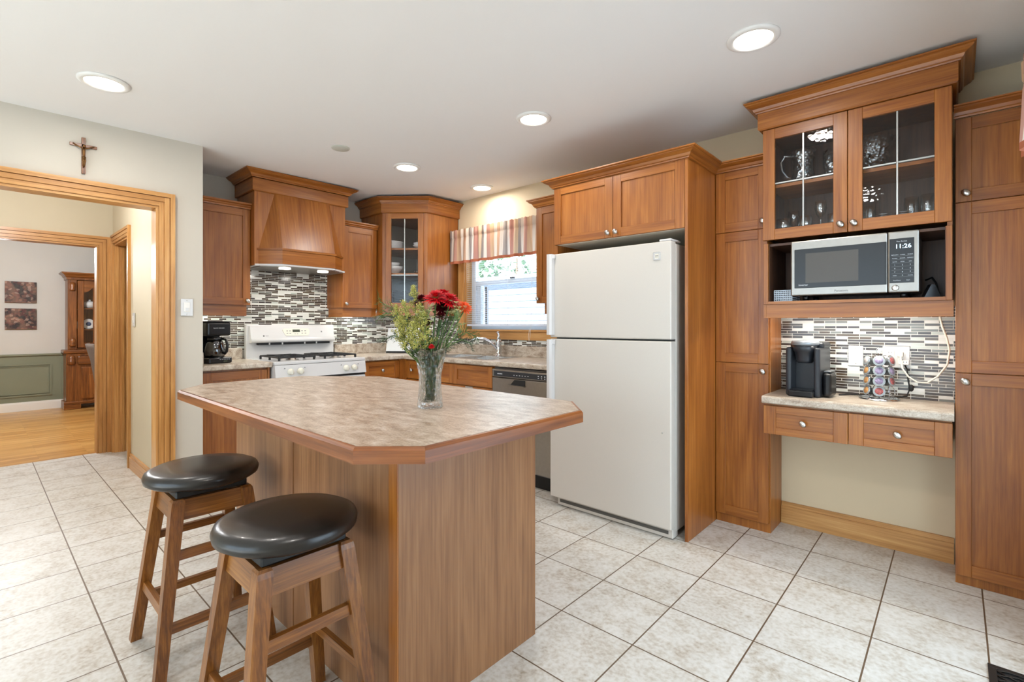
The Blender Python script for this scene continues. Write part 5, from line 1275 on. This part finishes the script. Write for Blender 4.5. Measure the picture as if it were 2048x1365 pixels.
# asparagus-fern sprays
def fern(pts, lab, m, ln=.03, dens=26):
    P = [VP(*p) for p in pts]; T = thing('fern_spray', lab, 'fern', tuple(P[-1]), 'feathery fern sprays in the crystal vase')
    b = B(); b.tube([VP(0, .03, 0)]+P, [.0018]*len(P)+[.0008], 'stem_green', 5); b.obj('stem', T)
    b = B()
    seg = list(zip(P, P[1:]))
    for i, (A, C) in enumerate(seg):
        for k in range(dens):
            q = A+(C-A)*(k/dens); a = random.uniform(0, 6.28); d = (C-A).normalized(); s = d.orthogonal().normalized(); w = d.cross(s)
            e = q+(d*.9+s*math.cos(a)+w*math.sin(a)).normalized()*ln*random.uniform(.5, 1.1)
            b.tube([q, e], [.0007, .0003], m, 3)
            for _ in range(3):
                f = q+(e-q)*random.uniform(.3, 1); b.tube([f, f+(e-q)*.25+Vector((random.gauss(0, .004), random.gauss(0, .004), random.gauss(0, .004)))], [.0006, .0003], m, 3)
    b.obj('frond', T)
fern([(-.03, .19, .0), (-.07, .235, -.02), (-.12, .255, -.03), (-.165, .235, -.03)], 'dark fern spray drooping to the left over the cutting board', 'leaf_dark')
fern([(-.03, .19, .02), (-.08, .27, .02), (-.13, .35, .02), (-.185, .375, .02)], 'fern spray arching highest to the left', 'leaf_green')
fern([(-.03, .2, .0), (-.09, .30, .0), (-.14, .335, .01), (-.18, .325, .01)], 'fern spray just under the highest left one', 'leaf_green')
fern([(.03, .19, .0), (.08, .24, .0), (.13, .265, .0), (.165, .25, .0)], 'fern spray drooping to the right towards the faucet', 'leaf_green')
fern([(.035, .19, -.02), (.08, .225, -.02), (.115, .24, -.02), (.15, .225, -.02)], 'lower fern spray on the right of the vase rim', 'leaf_dark')
fern([(.02, .19, .02), (.05, .26, .02), (.075, .32, .02)], 'upright fern spray behind the right-hand stems', 'leaf_dark')
fern([(.01, .19, -.03), (.03, .25, -.03), (.05, .30, -.03)], 'short fern spray at the front centre of the bouquet', 'leaf_dark')
T = thing('leafy_stem', 'bunch of green leafy stems standing in the vase water', 'stems', tuple(VP(0, .03)))
b = B()
for k in range(16):
    a = k*2.4; r0 = .016; p = VP(r0*math.cos(a), .024, r0*math.sin(a)); q = VP(.022*math.cos(a+.5), .20+.03*random.random(), .022*math.sin(a+.5)); b.tube([p, q], .002, 'stem_green', 5)
    for j in range(3):
        c = p+(q-p)*random.uniform(.25, 1); leaf(b, c, (random.gauss(0, .3), random.gauss(0, .3), 1), .05, .005, 'leaf_green' if j else 'leaf_dark')
b.obj('stem', T, norm=False)

# ------------------------------------------------------------------ ceiling, wall details
names = {0: 'recessed ceiling light near the doorway wall and crucifix', 1: 'largest recessed ceiling light in front of the display cabinet', 2: 'recessed ceiling light above the island between the largest light and the hood', 3: 'recessed ceiling light in front of the range hood', 4: 'recessed ceiling light close to the sink window wall', 5: 'recessed ceiling light above the stools', 6: 'recessed ceiling light above the camera'}
for i, (x, y) in enumerate(LAMPS):
    z = ceil_z(y)
    T = thing('recessed_light', names[i], 'ceiling light', (x, y, z), 'recessed ceiling lights')
    b = B(); b.lathe([(.076, .0), (.105, .0), (.105, -.006), (.094, -.011), (.080, -.012), (.076, -.004)], (x, y, z), 'white_trim', seg=40); b.obj('trim_ring', T)
    b = B(); b.lathe([(0, -.008), (.078, -.008), (.078, -.002), (0, -.002)], (x, y, z), 'lens', seg=36); b.obj('lens', T)
T = thing('ceiling_speaker', 'small round grey-white disc set in the ceiling above the stove area', 'speaker', (-3.174, 1.719, ceil_z(1.72)))
b = B(); b.lathe([(0, 0), (.062, 0), (.062, -.003), (.058, -.007), (0, -.008)], (-3.174, 1.719, ceil_z(1.72)), 'speaker_grey', seg=32); b.obj('cover', T)
# crucifix
T = thing('crucifix', 'small wooden crucifix with bronze figure above the doorway', 'crucifix', (-3.81, .436, 2.21))
M = frame((-3.813, .436, 0), (0, 1))
b = B(M); b.box((-.009, .009), (-.012, 0), (2.108, 2.320), 'hutch_z', .001); b.box((-.061, .061), (-.012, -.001), (2.264, 2.281), 'hutch_y', .001); b.obj('cross', T)
b = B(M); k = -.018
b.tube([(0, k, 2.255), (0, k-.002, 2.235), (0, k-.001, 2.215), (.002, k, 2.20)], [.0075, .008, .006, .0075], 'bronze', 8)
b.tube([(-.048, k+.002, 2.276), (-.024, k, 2.262), (0, k, 2.252), (.024, k, 2.262), (.048, k+.002, 2.276)], [.003, .0035, .005, .0035, .003], 'bronze', 6)
b.tube([(-.003, k, 2.205), (-.004, k-.008, 2.18), (-.001, k, 2.145)], [.006, .005, .003], 'bronze', 6); b.tube([(.004, k, 2.205), (.005, k-.008, 2.18), (.001, k, 2.145)], [.006, .005, .003], 'bronze', 6)
b.sphere((.002, k-.004, 2.268), .0075, 'bronze', 2, (1, 1, 1.2)); b.lathe([(.009, 0), (.011, .006), (.009, .006)], (0, k, 2.196), 'bronze', (0, 0, 1), 10); b.obj('figure', T)
def switch(M, lab):
    T = thing('light_switch', lab, 'switch', tuple(M.translation)); b = B(M); b.box((0, .072), (-.006, 0), (0, .114), 'white_enamel', .002)
    for z in (.012, .102): b.lathe([(0, 0), (.003, 0), (0, .001)], (.036, -.006, z), 'nickel', (0, -1, 0), 10)
    b.obj('plate', T); b = B(M); b.box((.018, .054), (-.009, -.006), (.026, .090), 'white_trim', .002); b.box((.024, .048), (-.012, -.008), (.03, .055), 'white_enamel', .002); b.obj('rocker', T)
switch(frame((-3.813, .924, 1.276), (0, 1)), 'white rocker light switch on the wall beside the doorway')
switch(frame((-5.09, .898, 1.20), (1, 0)), 'white light switch on the hall wall seen through the doorway')
# floor register
T = thing('floor_register', 'dark metal floor vent in the tile at the lower right', 'vent', (.16, 2.3, 0))
b = B(); x0, x1, y0, y1 = .085, .235, 2.14, 2.445
for x, y in (((x0, x1), (y1-.022, y1)), ((x0, x1), (y0, y0+.022)), ((x0, x0+.022), (y0+.022, y1-.022)), ((x1-.022, x1), (y0+.022, y1-.022))): b.box(x, y, (.0005, .006), 'vent_metal', .001)
b.obj('frame', T)
b = B(); b.box((x0+.022, x1-.022), (y0+.022, y1-.022), (.0004, .0012), 'black_matte')
for i in range(9):
    yy = y0+.03+i*.03
    for s in (-1, 1): b.tube([(x0+.022, yy, .004), ((x0+x1)/2, yy+s*.028, .004), (x1-.022, yy, .004)], .003, 'vent_metal', 4)
b.obj('grille', T)

# ------------------------------------------------------------------ dining room
for z0, z1, m, lab in ((1.52, 1.815, 'canvas_one', 'upper of two small square canvas pictures on the dining room wall'), (1.148, 1.441, 'canvas_two', 'lower of two small square canvas pictures on the dining room wall')):
    b = B(); b.box((-9.70, -9.67), (.289, .604), (z0, z1), m, .002); tag(b.obj('canvas_picture'), lab, 'picture', 'canvas pictures in the dining room')
T = thing('china_hutch', 'carved honey-brown china hutch against the dining room wall', 'hutch', (-9.5, 1.6, 0))
HX0, HF = -9.68, -9.39; ya, yb = .905, 2.2
b = B(); b.box((HX0, HF+.03), (ya-.02, yb+.02), (.10, .80), 'hutch_z', .004); b.box((HX0, HF+.05), (ya-.05, yb+.05), (.80, .85), 'hutch_y', .012, 2); b.box((HX0, HF+.05), (ya-.045, yb+.045), (.07, .115), 'hutch_y', .01, 2)
for y0, y1 in ((ya-.045, ya+.14), (yb-.14, yb+.045)): b.box((HX0, HF+.05), (y0, y1), (0, .07), 'hutch_y', .005)
b.obj('base', T)
b = B(); M = frame((HF+.03, 0, 0), (0, 1))
b.M = M; b.box((ya+.10, yb-.10), (-.02, .0), (.635, .765), 'hutch_y', .02, 3); b.obj('drawer', T)
b = B(M); b.lathe([(0, 0), (.035, 0), (.045, .01), (.045, .055), (.038, .065), (.045, .10), (.03, .13), (0, .13)], (ya+.035, -.005, .64), 'hutch_z', (0, 0, 1), 14); b.obj('bracket', T)
for k in range(2):
    y0 = ya+.14+k*.50; b = B(M); b.box((y0, y0+.48), (-.022, 0), (.14, .60), 'hutch_z', .012, 2)
    arch = [(y0+.08, .20), (y0+.40, .20), (y0+.40, .48), (y0+.34, .50), (y0+.29, .545), (y0+.24, .555), (y0+.19, .545), (y0+.14, .50), (y0+.08, .48)]
    b.prism(arch, -.032, -.02, 'hutch_z', axis='y'); b.obj('door', T)
b = B(); b.box((HX0, HF-.021), (ya, ya+.02), (.851, 1.859), 'hutch_z'); b.box((HX0, HF-.021), (yb-.02, yb), (.851, 1.859), 'hutch_z'); b.box((HX0, HX0+.02), (ya+.021, yb-.021), (.87, 1.859), 'hutch_z'); b.box((HX0, HF), (ya, yb), (1.86, 1.88), 'hutch_y'); b.box((HX0+.021, HF-.021), (ya+.021, yb-.021), (.851, .87), 'hutch_y')
b.box((HF-.02, HF), (ya, ya+.10), (.851, 1.859), 'hutch_z', .004); b.box((HF-.02, HF), (yb-.10, yb), (.851, 1.859), 'hutch_z', .004); b.obj('upper_case', T)
b = B()
for z in (1.13, 1.44): b.box((HX0+.02, HF-.03), (ya+.02, yb-.02), (z, z+.016), 'hutch_y')
b.obj('shelf', T)
M = frame((HF, 0, 0), (0, 1))
for z in (.90, 1.70):
    b = B(M); b.lathe([(0, 0), (.03, 0), (.038, .02), (.03, .04), (.038, .08), (.028, .12), (0, .125)], (ya+.05, -.005, z), 'hutch_z', (0, 0, 1), 14); b.obj('bracket', T)
for k in range(2):
    y0 = ya+.105+k*.545; y1 = y0+.54
    b = B(M)
    b.box((y0, y0+.07), (-.02, 0), (.88, 1.85), 'hutch_z', .005); b.box((y1-.07, y1), (-.02, 0), (.88, 1.85), 'hutch_z', .005); b.box((y0+.07, y1-.07), (-.02, 0), (.88, .95), 'hutch_y', .005)
    ym = (y0+y1)/2
    arch = [(y0+.07, 1.85), (y0+.07, 1.68), (y0+.12, 1.70), (y0+.16, 1.745), (y0+.21, 1.765), (ym, 1.77), (y1-.21, 1.765), (y1-.16, 1.745), (y1-.12, 1.70), (y1-.07, 1.68), (y1-.07, 1.85)]
    b.prism(arch, -.02, 0, 'hutch_y', axis='y'); b.box((y0+.17, y0+.185), (-.018, -.002), (.95, 1.76), 'hutch_z'); dk = b.obj('door', T)
    b = B(M); b.box((y0+.07, y1-.07), (-.009, -.006), (.95, 1.77), 'cabinet_glass'); b.obj('glass_pane', dk)
b = B(); b.sweep([(HX0, ya), (HF, ya), (HF, yb), (HX0, yb)], [(0, 0), (.015, 0), (.015, .03), (.03, .045), (.035, .06), (.06, .085), (.07, .09), (.07, .105), (0, .105)], 1.86, ['hutch_x', 'hutch_y', 'hutch_x']); b.box((HX0, HF+.02), (ya-.0, yb), (1.95, 1.96), 'hutch_y')
for k in range(16): b.box((HF+.014, HF+.024), (ya+.03+k*.078, ya+.075+k*.078), (1.868, 1.888), 'hutch_z')
b.obj('crown_moulding', T)
for y, z, r, lab in ((1.085, 1.146, .075, 'patterned plate on the middle shelf of the china hutch'), (.985, 1.146, .06, 'plate partly hidden at the left on the middle hutch shelf')):
    b = B(); b.lathe([(0, 0), (r*.6, .001), (r, .008), (r, .011), (r*.62, .005), (0, .004)], (-9.50, y+.06, z+r+.002), 'porcelain', (1, 0, .12), 24); b.lathe([(0, .0055), (r*.4, .006), (r*.42, .004)], (-9.50, y+.06, z+r+.002), 'porcelain_blue', (1, 0, .12), 18); tag(b.obj('display_plate'), lab, 'plate', 'plates in the china hutch')
b = B(); b.lathe([(0, 0), (.04, 0), (.07, .03), (.075, .06), (.06, .09), (.03, .105), (.012, .11), (.014, .125), (0, .13)], (-9.52, 1.16, 1.456), 'porcelain', seg=24); T2 = thing('tureen', 'white lidded dish on the top shelf of the china hutch', 'dish', (-9.52, 1.16, 1.456)); b.obj('bowl', T2)
b = B(); b.tube([(-9.50, 1.10, 1.50), (-9.50, 1.06, 1.52), (-9.50, 1.045, 1.50), (-9.50, 1.06, 1.485), (-9.50, 1.10, 1.48)], .006, 'porcelain', 8); b.obj('handle', T2)
# dining chair
T = thing('dining_chair', 'grey-brown upholstered dining chair in front of the china hutch', 'chair', (-7.85, 1.28, 0))
b = B(); b.box((-8.08, -7.62), (1.06, 1.5), (.42, .49), 'grey_fabric', .02, 3); b.obj('seat', T)
b = B(); n = 12; R = []
for i in range(n+1):
    k = i/n; x = -8.08+.46*k; bow = .05*(1-(2*k-1)**2)
    R.append([b.v((x, y-bow, z)) for y, z in ((1.10, .45), (1.075, .60), (1.045, .78), (1.0, .94), (.985, .985), (.965, .975), (.975, .93), (1.015, .78), (1.04, .60), (1.06, .45))])
for A, C in zip(R, R[1:]):
    for j in range(10): b.face([A[j], C[j], C[(j+1) % 10], A[(j+1) % 10]], 'grey_fabric', True)
b.face(R[0][::-1], 'grey_fabric'); b.face(R[-1], 'grey_fabric'); b.obj('backrest', T)
for x in (-8.05, -7.65):
    for y in (1.09, 1.47): b = B(); b.tube([(x, y, 0), (x, y, .43)], [.015, .022], 'hutch_z', 8); b.obj('leg', T)
# ceiling fittings of the hall and dining room
for x, y, z, r, lab in ((-4.75, .1, ceil_z(.1), .16, 'flush dome lamp on the hall ceiling'), (-7.5, .2, ceil_z(.2)-.08, .22, 'dome lamp on the dining room ceiling')):
    T = thing('ceiling_lamp', lab, 'ceiling light', (x, y, z)); b = B(); b.lathe([(0, -.09), (r*.5, -.08), (r*.9, -.04), (r, 0), (0, 0)], (x, y, z), 'puck', seg=28); b.obj('lamp_shade', T)
    if z < 2.4-.0 and ceil_z(y)-z > .01: b = B(); b.cyl((x, y, z), (x, y, ceil_z(y)), .02, 'nickel'); b.obj('stem', T)

# ------------------------------------------------------------------ outdoors
b = B(); b.box((-30, 25), (3.7, 40), (-.5, -.4), 'patio'); b.box((.8, 25), (-30, 3.7), (-.5, -.4), 'patio'); b.box((-30, .8), (-30, -3.6), (-.5, -.4), 'patio'); o = b.obj('ground_outside'); o['kind'] = 'structure'
T = thing('neighbour_garage', 'low white sided garage seen through the sink window blind', 'garage', (-7.5, 10, -.4))
b = B(); b.box((-14, -2), (8.6, 12), (-.4, 2.25), 'siding_white')
for i in range(17): b.box((-14, -2), (8.585, 8.6), (-.4+i*.155, -.4+i*.155+.012), 'siding_white')
b.obj('wall', T)
b = B(); b.box((-14.2, -1.8), (8.4, 12.2), (2.25, 2.36), 'vinyl_white'); b.obj('roof', T)
for k, (x, y, h, r) in enumerate(((-16.5, 15, 3.6, 2.4), (-13.0, 14.6, 3.9, 2.5), (-9.8, 15.4, 3.5, 2.2))):
    T = thing('tree', ['leafy tree at the left behind the white garage', 'tallest leafy tree in the middle behind the white garage', 'leafy tree at the right behind the white garage'][k], 'tree', (x, y, -.4), 'trees outside the window')
    b = B(); b.tube([(x, y, -.4), (x+.05, y, h*.5), (x, y, h)], [.12, .09, .04], 'bark', 8); b.obj('trunk', T)
    b = B()
    for i in range(420):
        p = Vector((random.gauss(0, 1), random.gauss(0, 1), random.gauss(0, 1))).normalized()*r*random.uniform(.5, 1); c = Vector((x, y, h))+Vector((p.x, p.y, p.z*.75))
        d = Vector((random.gauss(0, 1), random.gauss(0, 1), random.gauss(0, 1))); leaf(b, c, d, .34, .10, 'tree_leaf')
    b.obj('foliage', T, norm=False)
try:
    SC.cycles.use_denoising = True; SC.cycles.transparent_max_bounces = 24; SC.cycles.max_bounces = 12; SC.cycles.caustics_reflective = False; SC.cycles.caustics_refractive = False
    SC.cycles.sample_clamp_indirect = 6
except Exception: pass
